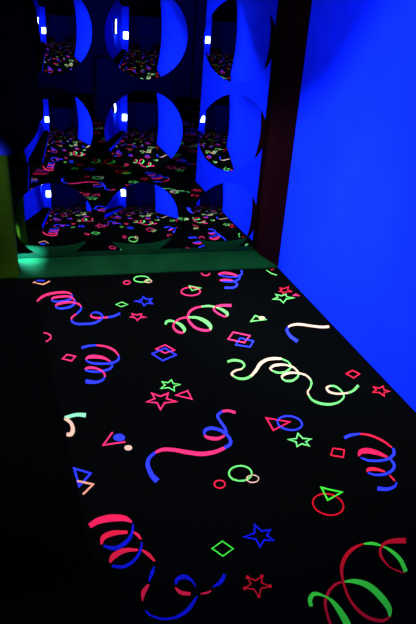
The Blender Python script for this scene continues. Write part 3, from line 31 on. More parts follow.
('ringr2',[('pink',1,[(9959,32808,10035,32799),(9927,32726,9973,32639),(9870,32638,9886,32506),(9787,32552,9782,32400),(9684,32482,9666,32320),(9569,32432,9541,32266),(9448,32407,9411,32240),(9327,32408,9284,32241),(9213,32436,9164,32270),(9112,32488,9056,32326),(9029,32562,8966,32406),(8969,32653,8897,32509),(8934,32752,8854,32632),(8925,32848,8839,32778),(8936,32933,8861,32942),(8966,33015,8919,33103),(9021,33105,9002,33239),(9103,33192,9105,33349),(9205,33265,9222,33434),(9322,33318,9350,33492),(9445,33345,9483,33521),(9569,33344,9614,33520),(9685,33316,9738,33490),(9788,33262,9849,33432),(9872,33186,9941,33348),(9932,33092,10009,33242),(9965,32991,10051,33114),(9972,32894,10062,32965)])]),
('trg',[('green',1,[(9579,33599,9524,33771),(10116,33271,10237,33269),(9583,33049,9521,32908)])]),
('dp',[('pink',1,[(6176,26615,6044,26639),(6618,26879,6652,27016),(6909,26404,7035,26356),(6462,26230,6430,26105)])]),
('db',[('blue',1,[(5902,26175,5768,26220),(6528,26551,6567,26702),(6859,25937,6999,25895),(6212,25566,6175,25425)])]),
('stg',[('green',1,[(6197,23737,6248,23881),(6202,23467,6255,23543),(6467,23371,6578,23368),(6189,23299,6226,23227),(6137,23013,6157,22851),(5970,23261,5940,23172),(5661,23226,5547,23169),(5886,23425,5817,23446),(5809,23675,5734,23784),(6018,23555,6025,23653)])]),
('stp2',[('pink',1,[(5189,22830,5121,23001),(5451,22544,5474,22658),(5786,22717,5913,22877),(5643,22370,5732,22427),(5993,22127,6116,22081),(5534,22165,5547,22062),(5291,21761,5243,21559),(5258,22209,5200,22119),(4870,22312,4738,22304),(5238,22444,5164,22514)])]),
('trp',[('pink',1,[(6198,22576,6064,22582),(6683,22770,6747,22901),(6695,22271,6761,22112)])]),
('qp',[('pink',1,[(10361,27653,10381,27807),(11037,27213,11188,27280),(10592,26666,10569,26522),(9951,27093,9811,27025)])]),
('qb',[('blue',1,[(10512,27010,10530,27163),(11032,26642,11165,26712),(10734,26209,10721,26070),(10152,26473,10014,26390)])]),
('dr',[('red2',1,[(14463,22997,14357,23020),(14824,23179,14876,23281),(14989,22888,15101,22884),(14606,22650,14555,22545)])]),
('gV',[('green',0,[(15028,35401,15110,35524),(15149,34853,15228,34986),(15409,34545,15482,34684)])]),
('rb',[('red2',0,[(15337,35400,15376,35527),(15586,35468,15625,35595)])]),
('str1',[('red2',1,[(14919,32659,14864,32780),(15117,32532,15156,32649),(15438,32751,15587,32934),(15244,32393,15326,32446),(15389,32135,15471,32065),(15101,32219,15071,32107),(14842,31995,14737,31819),(14922,32254,14839,32152),(14745,32269,14617,32223),(14945,32411,14873,32442)])]),
('stg2',[('green',1,[(14334,31774,14288,31942),(14558,31561,14608,31695),(14878,31726,14986,31891),(14790,31411,14882,31519),(15165,31273,15293,31258),(14679,31228,14665,31108),(14376,30824,14310,30638),(14340,31224,14268,31104),(13957,31267,13816,31237),(14330,31440,14260,31509)])]),
('tp3',[('pink',1,[(15364,31607,15209,31547),(15513,31711,15576,31863),(15589,31554,15679,31460)])]),
('trg2',[('green',1,[(12137,29302,12173,29473),(12521,28871,12652,28815),(11777,28829,11601,28698)])]),
('bc',[('cream',2,[(12597,29048),(12566,28989),(12521,28937),(12466,28899),(12408,28878),(12351,28876),(12301,28893),(12263,28927),(12241,28976),(12236,29034),(12250,29096),(12280,29156),(12325,29208),(12379,29247),(12438,29268),(12496,29271),(12546,29254),(12584,29219),(12607,29169),(12611,29111)])]),
('str2',[('red2',1,[(15153,21700,15106,21805),(15328,21541,15370,21629),(15569,21656,15679,21777),(15465,21426,15545,21482),(15647,21290,15751,21262),(15394,21281,15408,21206),(15264,21033,15227,20871),(15208,21299,15146,21223),(14949,21352,14820,21326),(15181,21467,15110,21495)])]),
('rr3',[('red2',1,[(6527,16822,6576,16812),(6513,16790,6554,16760),(6493,16761,6522,16714),(6465,16735,6482,16676),(6432,16714,6438,16648),(6395,16700,6391,16631),(6355,16694,6342,16624),(6317,16697,6296,16628),(6280,16709,6252,16642),(6249,16729,6213,16666),(6224,16755,6181,16699),(6206,16786,6158,16741),(6197,16819,6144,16788),(6195,16853,6142,16841),(6201,16886,6151,16896),(6214,16918,6173,16949),(6235,16948,6205,16995),(6262,16974,6244,17034),(6295,16996,6289,17063),(6333,17010,6336,17081),(6372,17016,6385,17088),(6412,17013,6433,17085),(6448,17001,6478,17070),(6480,16981,6517,17045),(6505,16954,6549,17011),(6523,16923,6573,16969),(6532,16889,6586,16920),(6533,16855,6587,16867)])]),
('rg3',[('green',1,[(7648,17185,7715,17172),(7614,17115,7666,17072),(7564,17050,7598,16984),(7498,16994,7516,16913),(7420,16950,7423,16861),(7334,16921,7324,16828),(7244,16910,7223,16816),(7156,16918,7125,16825),(7074,16944,7034,16854),(7002,16986,6953,16901),(6945,17043,6887,16966),(6904,17110,6839,17046),(6882,17184,6811,17138),(6879,17259,6806,17240),(6893,17332,6826,17345),(6924,17403,6871,17447),(6973,17469,6937,17537),(7038,17528,7019,17611),(7116,17574,7113,17667),(7204,17605,7214,17703),(7296,17617,7318,17717),(7386,17610,7419,17708),(7471,17583,7514,17679),(7544,17539,7597,17629),(7602,17480,7664,17561),(7643,17411,7712,17477),(7663,17335,7738,17382),(7664,17259,7739,17278)])]),
('rc3',[('cream',1,[(7810,16858,7851,16850),(7794,16827,7825,16800),(7770,16798,7789,16756),(7737,16772,7745,16722),(7697,16751,7696,16697),(7652,16738,7644,16682),(7605,16734,7591,16677),(7558,16738,7539,16682),(7515,16751,7490,16696),(7477,16773,7447,16720),(7447,16800,7411,16753),(7425,16833,7385,16793),(7414,16868,7370,16839),(7412,16902,7367,16890),(7419,16935,7378,16943),(7434,16966,7403,16993),(7458,16995,7438,17037),(7491,17022,7482,17073),(7531,17043,7531,17099),(7576,17056,7584,17114),(7623,17061,7638,17120),(7671,17057,7691,17115),(7714,17043,7741,17100),(7753,17022,7784,17075),(7783,16993,7820,17042),(7805,16960,7846,17002),(7816,16925,7861,16955),(7817,16891,7863,16903)])]),
('trp4',[('pink2',1,[(9456,20236,9382,20404),(10194,19888,10363,19897),(9444,19558,9361,19421)])]),
('rb4',[('blue',1,[(10670,19632,10735,19603),(10622,19561,10661,19495),(10555,19499,10567,19408),(10470,19449,10461,19346),(10372,19416,10347,19308),(10266,19404,10230,19295),(10160,19415,10115,19307),(10059,19447,10006,19341),(9968,19499,9907,19398),(9892,19569,9825,19474),(9835,19652,9761,19566),(9800,19744,9720,19672),(9787,19838,9704,19788),(9796,19926,9716,19912),(9824,20006,9759,20035),(9871,20078,9830,20147),(9937,20143,9923,20238),(10022,20196,10030,20305),(10122,20231,10146,20346),(10229,20244,10267,20361),(10338,20234,10386,20350),(10442,20201,10500,20314),(10535,20147,10601,20255),(10612,20074,10685,20175),(10669,19988,10749,20078),(10703,19894,10788,19968),(10713,19800,10800,19850),(10701,19711,10783,19726)])]),
('stg4',[('green',1,[(10282,19003,10329,19189),(10336,18727,10402,18811),(10597,18660,10747,18677),(10362,18566,10443,18522),(10398,18340,10460,18211),(10218,18502,10183,18405),(9990,18403,9885,18276),(10062,18629,9979,18569),(9836,18784,9712,18827),(10127,18760,10115,18853)])]),
('rect',[('red2',1,[(11297,17923,11301,18016),(11650,17755,11741,17807),(11447,17427,11447,17334),(11075,17608,10980,17561)])]),
('rr5',[('red',1,[(10174,14879,10219,14851),(10104,14800,10131,14752),(10016,14736,10025,14676),(9915,14692,9908,14625),(9805,14669,9786,14599),(9692,14669,9663,14600),(9583,14694,9546,14627),(9483,14742,9438,14678),(9396,14810,9346,14750),(9328,14895,9272,14842),(9282,14993,9222,14949),(9259,15099,9196,15066),(9261,15206,9199,15190),(9288,15309,9230,15314),(9336,15403,9290,15432),(9405,15486,9376,15535),(9492,15553,9482,15617),(9595,15602,9601,15674),(9708,15628,9728,15703),(9825,15628,9856,15704),(9938,15603,9979,15676),(10042,15553,10090,15623),(10131,15481,10186,15545),(10200,15391,10259,15448),(10244,15289,10308,15336),(10263,15181,10329,15215),(10257,15073,10321,15089),(10226,14971,10284,14965)])]),
('trg5',[('green2',1,[(9918,15908,9860,16050),(10437,15612,10591,15611),(9877,15396,9795,15285)])]),
('trp6',[('pink',0,[(3513,19881,3505,19771),(2740,19833,2599,19733),(3146,20460,3101,20538)])]),
('bb6',[('blue',2,[(3544,20090),(3522,20022),(3481,19966),(3425,19925),(3360,19905),(3291,19906),(3226,19930),(3171,19973),(3130,20031),(3109,20099),(3109,20171),(3130,20239),(3170,20296),(3226,20338),(3292,20359),(3362,20358),(3428,20334),(3484,20290),(3524,20231),(3545,20162)])]),
('bc6',[('cream',2,[(3703,19418),(3687,19369),(3659,19327),(3621,19297),(3578,19281),(3533,19281),(3490,19298),(3455,19328),(3429,19370),(3417,19420),(3418,19472),(3433,19522),(3461,19564),(3499,19595),(3543,19611),(3588,19611),(3631,19594),(3667,19563),(3692,19521),(3705,19471)])]),
('trb6',[('blue',1,[(1532,18555,1448,18731),(1962,18264,2091,18295),(1593,17787,1541,17588)])]),
('o6',[('peach',0,[(1511,17927,1534,18025),(1790,17782,1815,17879),(1975,17677,2117,17708),(1626,17296,1664,17218)])]),
('dg7',[('green2',1,[(5309,14053,5234,14068),(5668,14253,5689,14322),(5880,13922,5956,13906),(5525,13737,5506,13672)])]),
('stb7',[('blue_dim',1,[(6925,14652,6931,14818),(7030,14393,7078,14469),(7281,14396,7423,14466),(7113,14222,7197,14225),(7245,14017,7345,13941),(6994,14094,6999,14013),(6804,13885,6750,13741),(6784,14173,6723,14115),(6475,14304,6344,14316),(6813,14365,6776,14430)])]),
('str7',[('red',1,[(6024,12730,5982,12818),(6190,12584,6205,12640),(6394,12676,6471,12760),(6320,12477,6373,12501),(6501,12339,6589,12313),(6244,12326,6264,12280),(6108,12095,6086,11991),(6068,12346,6029,12306),(5844,12416,5748,12405),(6046,12515,5999,12540)])]),
('dot0',[('red',2,[(6060,12762),(6050,12742),(6035,12725),(6017,12713),(5999,12707),(5980,12707),(5964,12714),(5951,12727),(5944,12745),(5942,12765),(5947,12787),(5957,12807),(5971,12824),(5989,12836),(6008,12842),(6026,12842),(6043,12835),(6055,12822),(6063,12804),(6064,12784)])]),
('dot1',[('red',2,[(6489,12705),(6479,12685),(6464,12668),(6446,12656),(6427,12650),(6408,12650),(6392,12657),(6379,12670),(6372,12688),(6371,12708),(6376,12730),(6386,12750),(6401,12767),(6419,12780),(6438,12786),(6457,12785),(6474,12778),(6486,12765),(6493,12747),(6494,12727)])]),
('dot2',[('red',2,[(6601,12314),(6591,12294),(6576,12278),(6558,12266),(6539,12260),(6521,12261),(6505,12268),(6493,12280),(6486,12297),(6485,12317),(6489,12338),(6500,12358),(6515,12374),(6532,12386),(6552,12392),(6570,12391),(6586,12384),(6598,12371),(6605,12354),(6606,12334)])]),
('dot3',[('red',2,[(6157,12047),(6148,12028),(6133,12012),(6116,12001),(6098,11995),(6080,11996),(6064,12003),(6052,12015),(6045,12032),(6043,12051),(6048,12071),(6057,12090),(6072,12106),(6089,12117),(6107,12123),(6125,12122),(6141,12115),(6153,12103),(6160,12086),(6162,12067)])]),
('dot4',[('red',2,[(5851,12398),(5842,12379),(5828,12363),(5811,12351),(5792,12345),(5774,12346),(5758,12353),(5746,12365),(5738,12382),(5737,12402),(5741,12423),(5750,12442),(5764,12459),(5781,12470),(5800,12476),(5818,12476),(5834,12469),(5847,12456),(5854,12439),(5856,12419)])])]
REPEATS = [(0,0,2),(0,0,3),(0,1,1),(0,1,2),(0,2,0),(0,2,1),(0,2,2),(0,3,-1),(0,3,0),(0,3,1),(1,0,2),(1,0,3),(1,1,1),(1,1,2),(1,2,-1),(1,2,0),(1,2,1),(1,2,2),(3,0,1),(3,0,2),(3,0,3),(3,1,1),(3,1,2),(3,2,0),(3,2,1),(3,2,2),(3,3,-1),(3,3,0),(3,3,1),(7,0,1),(7,0,2),(7,1,0),(7,1,1),(7,1,2),(7,2,-1),(7,2,0),(7,2,1),(14,0,2),(14,0,3),(14,1,1),(14,1,2),(14,1,3),(14,2,0),(14,2,1),(14,2,2),(14,3,-1),(14,3,0),(14,3,1),(14,3,2),(15,0,1),(15,0,2),(15,0,3),(15,1,1),(15,1,2),(15,2,0),(15,2,1),(15,2,2),(15,3,-1),(15,3,0),(15,3,1),(16,0,2),(16,0,3),(16,1,1),(16,1,2),(16,1,3),(16,2,0),(16,2,1),(16,2,2),(16,3,-1),(16,3,0),(16,3,1),(16,3,2),(17,0,2),(17,0,3),(17,1,1),(17,1,2),(17,1,3),(17,2,0),(17,2,1),(17,2,2),(19,0,2),(19,0,3),(19,1,1),(19,1,2),(19,1,3),(19,2,0),(19,2,1),(19,2,2),(20,0,2),(20,0,3),(20,1,1),(20,1,2),(20,2,-1),(20,2,0),(20,2,1),(20,2,2),(20,3,-1),(20,3,0),(20,3,1),(22,-1,3),(22,-1,4),(22,0,2),(22,0,3),(22,1,1),(22,1,2),(22,1,3),(22,2,-1),(22,2,0),(22,2,1),(22,2,2),(24,0,1),(24,0,2),(24,0,3),(24,1,1),(24,1,2),(24,2,-1),(24,2,0),(24,2,1),(24,2,2),(26,0,1),(26,0,2),(26,0,3),(26,1,0),(26,1,1),(26,1,2),(26,2,-1),(26,2,0),(26,2,1),(26,2,2),(26,3,-2),(26,3,-1),(26,3,0),(26,3,1),(27,0,1),(27,0,2),(27,1,0),(27,1,1),(27,1,2),(27,2,-1),(27,2,0),(27,2,1),(27,3,-2),(27,3,-1),(27,3,0),(27,3,1),(28,0,1),(28,0,2),(28,1,0),(28,1,1),(28,1,2),(28,2,-1),(28,2,0),(28,2,1),(29,-1,2),(29,-1,3),(29,0,2),(29,0,3),(29,1,0),(29,1,1),(29,1,2),(29,2,-1),(29,2,0),(29,2,1),(29,2,2),(30,0,1),(36,-1,2),(36,-1,3),(36,-1,4),(36,0,1),(36,0,2),(36,0,3),(36,1,0),(36,1,1),(36,1,2),(36,1,3),(36,2,-1),(36,2,0),(36,2,1),(36,2,2),(37,-1,2),(37,-1,3),(37,0,1),(37,0,2),(37,0,3),(37,1,0),(37,1,1),(37,1,2),(37,2,-1),(37,2,0),(37,2,1),(37,2,2),(40,0,1),(40,0,2),(40,1,0),(40,1,1),(40,1,2),(40,2,-1),(40,2,0),(40,2,1),(40,3,-2),(40,3,-1),(40,3,0),(40,3,1),(42,0,1),(42,0,2),(42,1,0),(42,1,1),(42,1,2),(42,2,-1),(42,2,0),(42,2,1),(43,-1,2),(43,-1,3),(43,0,1),(43,0,2),(43,1,0),(43,1,1),(43,1,2),(43,2,-1),(43,2,0),(43,2,1),(45,-1,2),(45,-1,3),(45,0,1),(45,0,2),(45,1,0),(45,1,1),(45,1,2),(45,2,-1),(45,2,0),(45,2,1),(50,0,1),(50,0,2),(50,1,0),(50,1,1),(50,1,2),(50,2,-1),(50,2,0),(50,2,1),(50,3,-2),(50,3,-1),(50,3,0),(50,3,1),(51,0,1),(51,0,2),(51,1,0),(51,1,1),(51,1,2),(51,2,-1),(51,2,0),(51,2,1),(51,3,-2),(51,3,-1),(51,3,0),(51,3,1),(55,2,-2),(58,0,1),(58,0,2),(58,1,0),(58,1,1),(58,2,-2),(58,2,-1),(58,2,0),(58,2,1),(58,3,-2),(58,3,-1),(58,3,0),(59,0,1),(59,0,2),(59,1,0),(59,1,1),(59,2,-2),(59,2,-1),(59,2,0),(59,2,1),(59,3,-2),(59,3,-1),(59,3,0)]
LAMP = (.10, -.25, 1.0)
TUBE = (-.45, 1.3, 1.43)
LOW = (3.11, .799)
EXPOSURE = 0.
# ------------------------------------------------------------------ materials
def mat(name, col, rough=.6, spec=.3, metal=0., emis=None, estr=0., bump=0., bscale=30., coat=0., var=0.):
    m = bpy.data.materials.new(name); m.use_nodes = True
    nt = m.node_tree; b = nt.nodes['Principled BSDF']
    b.inputs['Base Color'].default_value = (*col, 1)
    b.inputs['Roughness'].default_value = rough
    b.inputs['Metallic'].default_value = metal
    b.inputs['Specular IOR Level'].default_value = spec
    b.inputs['Coat Weight'].default_value = coat
    if emis:
        b.inputs['Emission Color'].default_value = (*emis, 1)
        b.inputs['Emission Strength'].default_value = estr
    if bump or var:
        tc = nt.nodes.new('ShaderNodeTexCoord'); nz = nt.nodes.new('ShaderNodeTexNoise')
        nz.inputs['Scale'].default_value = bscale; nz.inputs['Detail'].default_value = 4
        nt.links.new(tc.outputs['Object'], nz.inputs['Vector'])
        if bump:
            bp = nt.nodes.new('ShaderNodeBump'); bp.inputs['Strength'].default_value = bump
            bp.inputs['Distance'].default_value = .02
            nt.links.new(nz.outputs['Fac'], bp.inputs['Height']); nt.links.new(bp.outputs['Normal'], b.inputs['Normal'])
        if var:
            r = nt.nodes.new('ShaderNodeValToRGB')
            r.color_ramp.elements[0].position = .3; r.color_ramp.elements[1].position = .7
            r.color_ramp.elements[0].color = (*[c*(1-var) for c in col], 1)
            r.color_ramp.elements[1].color = (*[min(1, c*(1+var)) for c in col], 1)
            nt.links.new(nz.outputs['Fac'], r.inputs['Fac']); nt.links.new(r.outputs['Color'], b.inputs['Base Color'])
    return m
M = {}
M['carpet'] = mat('black_carpet', (.0012, .0016, .0014), .95, 0., bump=.3, bscale=400)
INK = dict(pink=(.95, .035, .13), pink2=(.92, .018, .075), red2=(.85, .018, .045), red=(.62, .008, .016),
           blue=(.03, .05, .95), blue_dim=(.006, .010, .42), green=(.17, .85, .13), green2=(.06, .85, .035),  # the second blue is the same ink darkened for weaker light in front
           green3=(.28, .85, .34), cream=(.85, .52, .27), peach=(.9, .38, .17))
for k, c in INK.items(): M['ink_' + k] = mat('ink_' + k, c, .9, 0.)
M['blue_wall'] = mat('blue_wall_paint', (.003, .019, .95), .75, .0, bump=.06, bscale=5, var=.06)
M['maroon'] = mat('dark_maroon_padding', (.0050, .0008, .0018), .8, .0, bump=.1, bscale=6)
M['navy'] = mat('navy_paint', (.002, .003, .16), .9, 0.)
M['navy2'] = mat('navy_vinyl', (.001, .002, .06), .9, 0.)
M['black'] = mat('black_paint', (.0007, .0009, .0009), .9, 0.)
M['ceil'] = mat('black_ceiling', (.0015, .0015, .006), .95, 0.)
M['sill'] = mat('dark_green_vinyl', (.0018, .036, .008), .6, .01, bump=.1, bscale=7, var=.2)
M['post'] = mat('olive_green_vinyl', (.026, .070, .001), .6, .02, bump=.25, bscale=6, var=.25)
M['mirror'] = mat('silver_mirror', (.50, .53, .60), .012, .5, 1.)
M['mirror_flat'] = mat('dull_silver_mirror', (.34, .38, .48), .02, .5, 1.)
M['bag'] = mat('black_vinyl', (.00004, .00008, .0022), .45, .0)
M['strap'] = mat('black_webbing', (.004, .004, .006), .8, .1)
M['housing'] = mat('black_metal', (.01, .01, .012), .4, .4)
M['lampglass'] = mat('lit_lamp_glass', (.8, .85, 1), .3, .5, emis=(.62, .78, 1.), estr=1.)
M['tube'] = mat('lit_tube', (.8, .85, 1), .3, .5, emis=(.55, .68, 1.), estr=1.)
M['bulb'] = mat('lit_bulb_glass', (.8, .85, 1), .3, .5, emis=(.70, .80, 1.), estr=1.)
M['white'] = mat('pale_plastic', (.05, .1, .7), .5, .3)

# ------------------------------------------------------------------ mesh helpers
def link(name, bm, m, parent=None, smooth=False, loc=(0, 0, 0)):
    bmesh.ops.recalc_face_normals(bm, faces=bm.faces)
    me = bpy.data.meshes.new(name); bm.to_mesh(me); bm.free()
    for x in (m if isinstance(m, list) else [m]): me.materials.append(x)
    if smooth:
        for p in me.polygons: p.use_smooth = True
    o = bpy.data.objects.new(name, me); o.location = loc; COL.objects.link(o)
    if parent: o.parent = parent
    return o
def box(bm, x0, x1, y0, y1, z0, z1, bev=0., seg=2):
    vs = [bm.verts.new((x, y, z)) for x in (x0, x1) for y in (y0, y1) for z in (z0, z1)]
    fs = [bm.faces.new([vs[i] for i in f]) for f in ((0,1,3,2),(4,6,7,5),(0,4,5,1),(2,3,7,6),(0,2,6,4),(1,5,7,3))]
    if bev:
        es = list({e for f in fs for e in f.edges})
        bmesh.ops.bevel(bm, geom=es, offset=bev, segments=seg, profile=.5, affect='EDGES')
    return bm
def prism(bm, base, z0, z1):
    a = [bm.verts.new((x, y, z0)) for x, y in base]; b = [bm.verts.new((x, y, z1)) for x, y in base]
    n = len(base); fs = [bm.faces.new(a[::-1]), bm.faces.new(b)]
    for i in range(n): fs.append(bm.faces.new((a[i], a[(i+1) % n], b[(i+1) % n], b[i])))
    return fs
def lathe(bm, prof, n=48):
    rings = []
    for r, z in prof:
        if r < 1e-5: rings.append([bm.verts.new((0, 0, z))])
        else: rings.append([bm.verts.new((r*math.cos(2*PI*i/n), r*math.sin(2*PI*i/n), z)) for i in range(n)])
    for a, b in zip(rings, rings[1:]):
        for i in range(n):
            j = (i+1) % n
            if len(a) == 1: bm.faces.new((a[0], b[j], b[i]))
            elif len(b) == 1: bm.faces.new((a[i], a[j], b[0]))
            else: bm.faces.new((a[i], a[j], b[j], b[i]))
    return bm
def struct(o): o['kind'] = 'structure'; return o
def thing(name, label, cat, loc=(0, 0, 0)):
    o = bpy.data.objects.new(name, None); o.location = loc; COL.objects.link(o)
    o['label'] = label; o['category'] = cat; return o
def tag(o, label, cat): o['label'] = label; o['category'] = cat; return o
def sbox(name, m, *a, **k): return struct(link(name, box(bmesh.new(), *a, **k), m))

# ------------------------------------------------------------------ room (X along the mirror, Y into it, Z up; metres)
YM = 3.74            # mirror plane
XL, XR = -.20, 1.60  # left and right walls
YB = -3.2; XF = 3.6; ZC = 2.75

# floor: one mesh, black carpet with its printed party pattern
inks = list(INK)
bm = bmesh.new()
box(bm, XL-.1, XF, YB, YM+.1, -.08, 0.)
for f in bm.faces: f.material_index = 0
cnt = 0
def put(strokes, dx, dy, swap=None):
    global cnt
    for col, kind, pts in strokes:
        cnt += 1
        z = .0006 + (cnt % 9)*.0001
        mi = inks.index(swap.get(col, col) if swap else col) + 1
        if kind == 2:
            f = bm.faces.new([bm.verts.new((p[0]/1e4+dx, p[1]/1e4+dy, z)) for p in pts]); f.material_index = mi
            continue
        vs = [(bm.verts.new((p[0]/1e4+dx, p[1]/1e4+dy, z)), bm.verts.new((p[2]/1e4+dx, p[3]/1e4+dy, z))) for p in pts]
        n = len(vs)
        for i in range(n if kind == 1 else n-1):
            a, b = vs[i], vs[(i+1) % n]
            f = bm.faces.new((a[0], b[0], b[1], a[1])); f.material_index = mi
for name, st in MOTIFS:
    put(st, 0, 0)
# the woven repeat (half drop 0.94 x 1.772 m) carried on over the rest of the carpet: motif number, columns, rows
for k, i, j in REPEATS:
    put(MOTIFS[k][1], .94*i, -.886*i - 1.772*j)
struct(link('floor', bm, [M['carpet']] + [M['ink_'+k] for k in inks]))

sbox('ceiling', M['ceil'], XL-.1, XF+.1, YB-.1, YM+.2, ZC, ZC+.1)
sbox('wall_front', M['black'], XL-.1, XR+.1, YM+.02, YM+.12, 0, ZC)
sbox('wall_back', M['navy'], XL-.1, XF+.1, YB-.1, YB, 0, ZC)
sbox('wall_far', M['navy'], XF, XF+.1, YB, YM+.2, 0, ZC)
sbox('wall_right', M['blue_wall'], XR, XR+.1, 1.84, 3.60, 0, ZC)
sbox('wall_left', M['blue_wall'], XL-.1, XL, -1.2, YM+.02, 0, ZC)
bm = bmesh.new(); prism(bm, [(XR+.1, 3.60), (XR+.1, YM+.02), (XR-.105, YM-.002), (XR-.105, 3.668), (XR-.095, 3.648), (XR-.01, 3.585), (XR, 3.581)], 0, ZC)
struct(link('trim_1', bm, M['maroon']))      # dark sloping jamb between blue wall and mirror
sbox('wall_return', M['blue_wall'], XL, LAMP[0]+.16, LAMP[1]-.22, LAMP[1]-.10, 0, ZC)      # short wall carrying the lamp box
# dark raised step along the left wall
bm = bmesh.new()
fs = prism(bm, [(XL, -.84), (.12, -.84), (.165, 1.0), (.076, 3.20), (XL, 3.20)], 0, .09)
o = link('trim_2', bm, [M['black'], M['blue_wall']]); struct(o)
for p in o.data.polygons:
    if p.normal.x > .8: p.material_index = 1

# ------------------------------------------------------------------ mirror panel with nine bubbles
mir = thing('bubble_mirror', 'silver mirror panel with nine round convex bubbles at the end of the room', 'mirror', (.76, YM, 0))
link('flat_panel', box(bmesh.new(), -.80, .836, 0., .018, .0, 1.75), M['mirror_flat'], mir)
A = .226
for xx, zz, RS, yaw in [(.219, 1.321, .60, 0), (.219, .810, .60, 0), (.219, .287, .80, 0)] + [(.737, z, .80, 0) for z in (1.321, .810, .287)] + [(1.254, z, .80, -2.2) for z in (1.321, .810, .287)]:      # the bubbles bulge a little differently
    s = RS - math.sqrt(RS*RS-A*A); prof = []
    for i in range(17):
        th = math.asin(A/RS)*(1-i/16); prof.append((RS*math.sin(th), RS*math.cos(th)-(RS-s)))
    prof[-1] = (0, s)
    bm = lathe(bmesh.new(), prof, 72)
    for v in bm.verts: v.co = Vector((v.co.x, -v.co.z, v.co.y))
    d = link('convex_bubble', bm, M['mirror'], mir, True)
    d.location = (xx-.76, 0, zz); d.rotation_euler.z = math.radians(yaw)
link('seam_strip', box(bmesh.new(), .236, .244, -.002, 0., .07, 1.75), M['black'], mir)

# ------------------------------------------------------------------ green sill, post, bag
def extrude_profile(prof, x0, x1):          # profile in (y, z), along x
    bm = bmesh.new(); n = len(prof)
    a = [bm.verts.new((x0, y, z)) for y, z in prof]; c = [bm.verts.new((x1, y, z)) for y, z in prof]
    bm.faces.new(a); bm.faces.new(c[::-1])
    for i in range(n): bm.faces.new((a[i], c[i], c[(i+1) % n], a[(i+1) % n]))
    return bm
bm = extrude_profile([(3.578, 0), (3.579, .006), (3.588, .014), (3.615, .034), (3.643, .053), (3.656, .059), (3.672, .061), (YM-.003, .062), (YM-.003, 0)], XL+.002, XR-.004)
tag(link('padded_sill', bm, M['sill'], None, False), 'dark green sloping padded sill on the floor along the mirror foot', 'pad')
post = thing('padded_post', 'olive green padded post left of the mirror on black upper column', 'post', (-.10, 3.64, 0))
bm = bmesh.new(); box(bm, -.095, .095, -.065, .065, .0, .92, .025, 4)
for v in bm.verts:
    k = max(0, 1-v.co.z/.16)
    if v.co.x > 0: v.co.x += .012*k*k - .02*v.co.z
    if v.co.y < 0: v.co.y -= .02*k*k
link('green_pad', bm, M['post'], post, True)
bm = bmesh.new(); box(bm, -.095, .06, -.05, .06, .90, ZC)
link('upper_column', bm, M['black'], post)
bag = thing('hanging_bag', 'black glossy pear shaped bag hanging at the left edge above the green post', 'punching bag', (-.028, 3.2, .80))
bm = lathe(bmesh.new(), [(0, 0), (.05, .008), (.088, .028), (.12, .062), (.143, .095), (.158, .13), (.166, .18), (.168, .235), (.166, .32), (.160, .40), (.150, .50), (.137, .60), (.122, .68), (.098, .80), (.07, .90), (.042, .97), (.02, 1.0), (0, 1.005)], 56)
link('bag_body', bm, M['bag'], bag, True)
bm = bmesh.new(); box(bm, -.02, .02, -.004, .004, .99, ZC-.80)
link('strap', bm, M['strap'], bag)

# ------------------------------------------------------------------ things seen only in the mirrors
fl = thing('box_wall_lamp', 'bright white lamp box on the blue return wall, seen shining in the mirror bubbles', 'lamp', LAMP)
bm = bmesh.new(); box(bm, -.10, .10, -.10, 0, -.15, .15, .01); link('bracket', bm, M['housing'], fl)
bm = bmesh.new(); box(bm, -.16, .16, 0, .09, -.22, .22, .03); link('lit_glass', bm, M['lampglass'], fl)
tb = thing('tube_wall_lamp', 'upright lit tube lamp on the blue left wall', 'lamp', (XL, TUBE[1], TUBE[2]))
bm = bmesh.new(); box(bm, 0, .06, -.05, .05, -.29, .29, .006); link('fixture', bm, M['housing'], tb)
bm = lathe(bmesh.new(), [(0, -.27), (.016, -.27), (.018, -.26), (.018, .26), (.016, .27), (0, .27)], 20)
link('tube', bm, M['tube'], tb, True, (.085, 0, 0))
wl = thing('wall_lamp', 'small wall lamp low on the left wall beside the mirror, hidden behind the black bag', 'lamp', (XL, LOW[0], LOW[1]))
bm = bmesh.new(); box(bm, 0, .012, -.05, .05, -.06, .06, .004); link('backplate', bm, M['housing'], wl)
bm = lathe(bmesh.new(), [(0, -.02), (.012, -.018), (.02, -.008), (.022, 0), (.02, .008), (.012, .018), (0, .02)], 20); link('lit_bulb', bm, M['bulb'], wl, True, (.034, 0, 0))
bk = box(bmesh.new(), 1.05, 2.05, -1.4, -.9, 0, .75, .04, 3)
tag(link('padded_block', bk, M['navy2'], None, True), 'dark navy padded block standing far behind, faint in the mirror', 'block')

# ------------------------------------------------------------------ lights
def area(name, loc, target, sx, sy, power, col, spread=PI):
    l = bpy.data.lights.new(name, 'AREA'); l.shape = 'RECTANGLE'; l.size = sx; l.size_y = sy
    l.energy = power; l.color = col; l.spread = spread
    o = bpy.data.objects.new(name, l); o.location = loc
    o.rotation_euler = (Vector(target)-Vector(loc)).to_track_quat('-Z', 'Y').to_euler(); COL.objects.link(o); return o
def spot(name, loc, target, power, col, ang, blend, rad):
    l = bpy.data.lights.new(name, 'SPOT'); l.energy = power; l.color = col
    l.spot_size = math.radians(ang); l.spot_blend = blend; l.shadow_soft_size = rad
    o = bpy.data.objects.new(name, l); o.location = loc
    o.rotation_euler = (Vector(target)-Vector(loc)).to_track_quat('-Z', 'Y').to_euler(); COL.objects.link(o); return o
def glow(m, s): M[m].node_tree.nodes['Principled BSDF'].inputs['Emission Strength'].default_value = s
glow('lampglass', 10); glow('tube', 40); glow('bulb', 400)
spot('overhead_fill', (.75, 2.75, 2.65), (.75, 2.6, 0), 380, (1., .95, 1.), 60, .5, .12)  # added light without a fixture, brightens the carpet from above
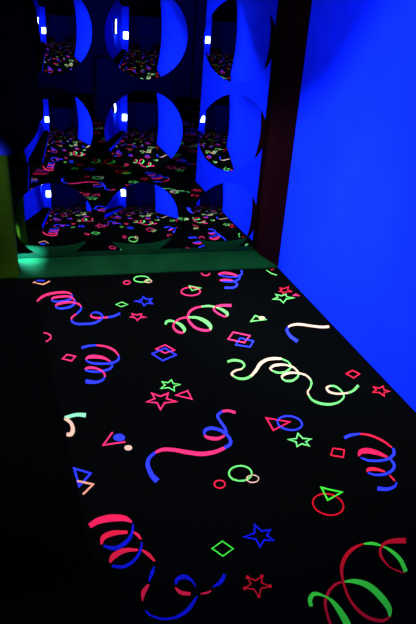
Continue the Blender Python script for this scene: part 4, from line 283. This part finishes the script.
spot('wall_lamp_beam', (XL+.06, LOW[0], LOW[1]), (XR, 2.75, 1.0), 240, (.85, .92, 1.), 100, .5, .013)
spot('sill_patch_light', (-.012, YM-.022, .30), (.06, YM-.035, .062), 130, (.3, .5, 1.), 46, 1., .006)  # added unseen spot behind the post, makes the pale patch on the sill
area('lamp_backlight', (LAMP[0], LAMP[1]+.005, LAMP[2]), (LAMP[0], LAMP[1]-1, LAMP[2]), .25, .36, 100, (.8, .9, 1.))
area('tube_glow', (XL+.09, 1.24, 1.28), (XL+.09, 0, 1.1), .05, .5, 25, (.8, .9, 1.))
area('rear_fill', (2.7, 2.6, 2.4), (1.2, -3, 1.0), .8, .5, 65, (.1, .2, 1.))  # added blue fill hidden behind the right wall, lifts the dark back room
area('right_wall_fill', (.2, 2.4, 2.6), (XR, 2.9, 1.2), .5, .4, 7, (.8, .85, 1.), math.radians(90))  # added unseen fill, softens the shadow on the right wall
w = bpy.data.worlds.new('world'); sc.world = w; w.use_nodes = True
w.node_tree.nodes['Background'].inputs[0].default_value = (0, 0, .01, 1)
w.node_tree.nodes['Background'].inputs[1].default_value = .3

# ------------------------------------------------------------------ camera
cam_f = 651.93      # focal length in pixels of the 416x624 frame
FW = Vector((0.275371, 0.855116, -0.439257)); RX = Vector((0.959533, -0.272469, 0.07111)); UP = Vector((0.058877, 0.441064, 0.895543))
cd = bpy.data.cameras.new('camera'); cam = bpy.data.objects.new('camera', cd); COL.objects.link(cam)
cd.sensor_fit = 'VERTICAL'; cd.sensor_height = 36; cd.lens = cam_f/624*36; cd.clip_start = .02
m = Matrix(((RX.x, UP.x, -FW.x, 0), (RX.y, UP.y, -FW.y, 0), (RX.z, UP.z, -FW.z, 1.55), (0, 0, 0, 1)))
cam.matrix_world = m
sc.camera = cam
sc.view_settings.view_transform = 'Standard'; sc.view_settings.look = 'None'
sc.view_settings.gamma = 1; sc.view_settings.exposure = EXPOSURE
sc.view_settings.use_curve_mapping = False
sc.cycles.max_bounces = 10; sc.cycles.glossy_bounces = 6
sc.cycles.sample_clamp_indirect = 6
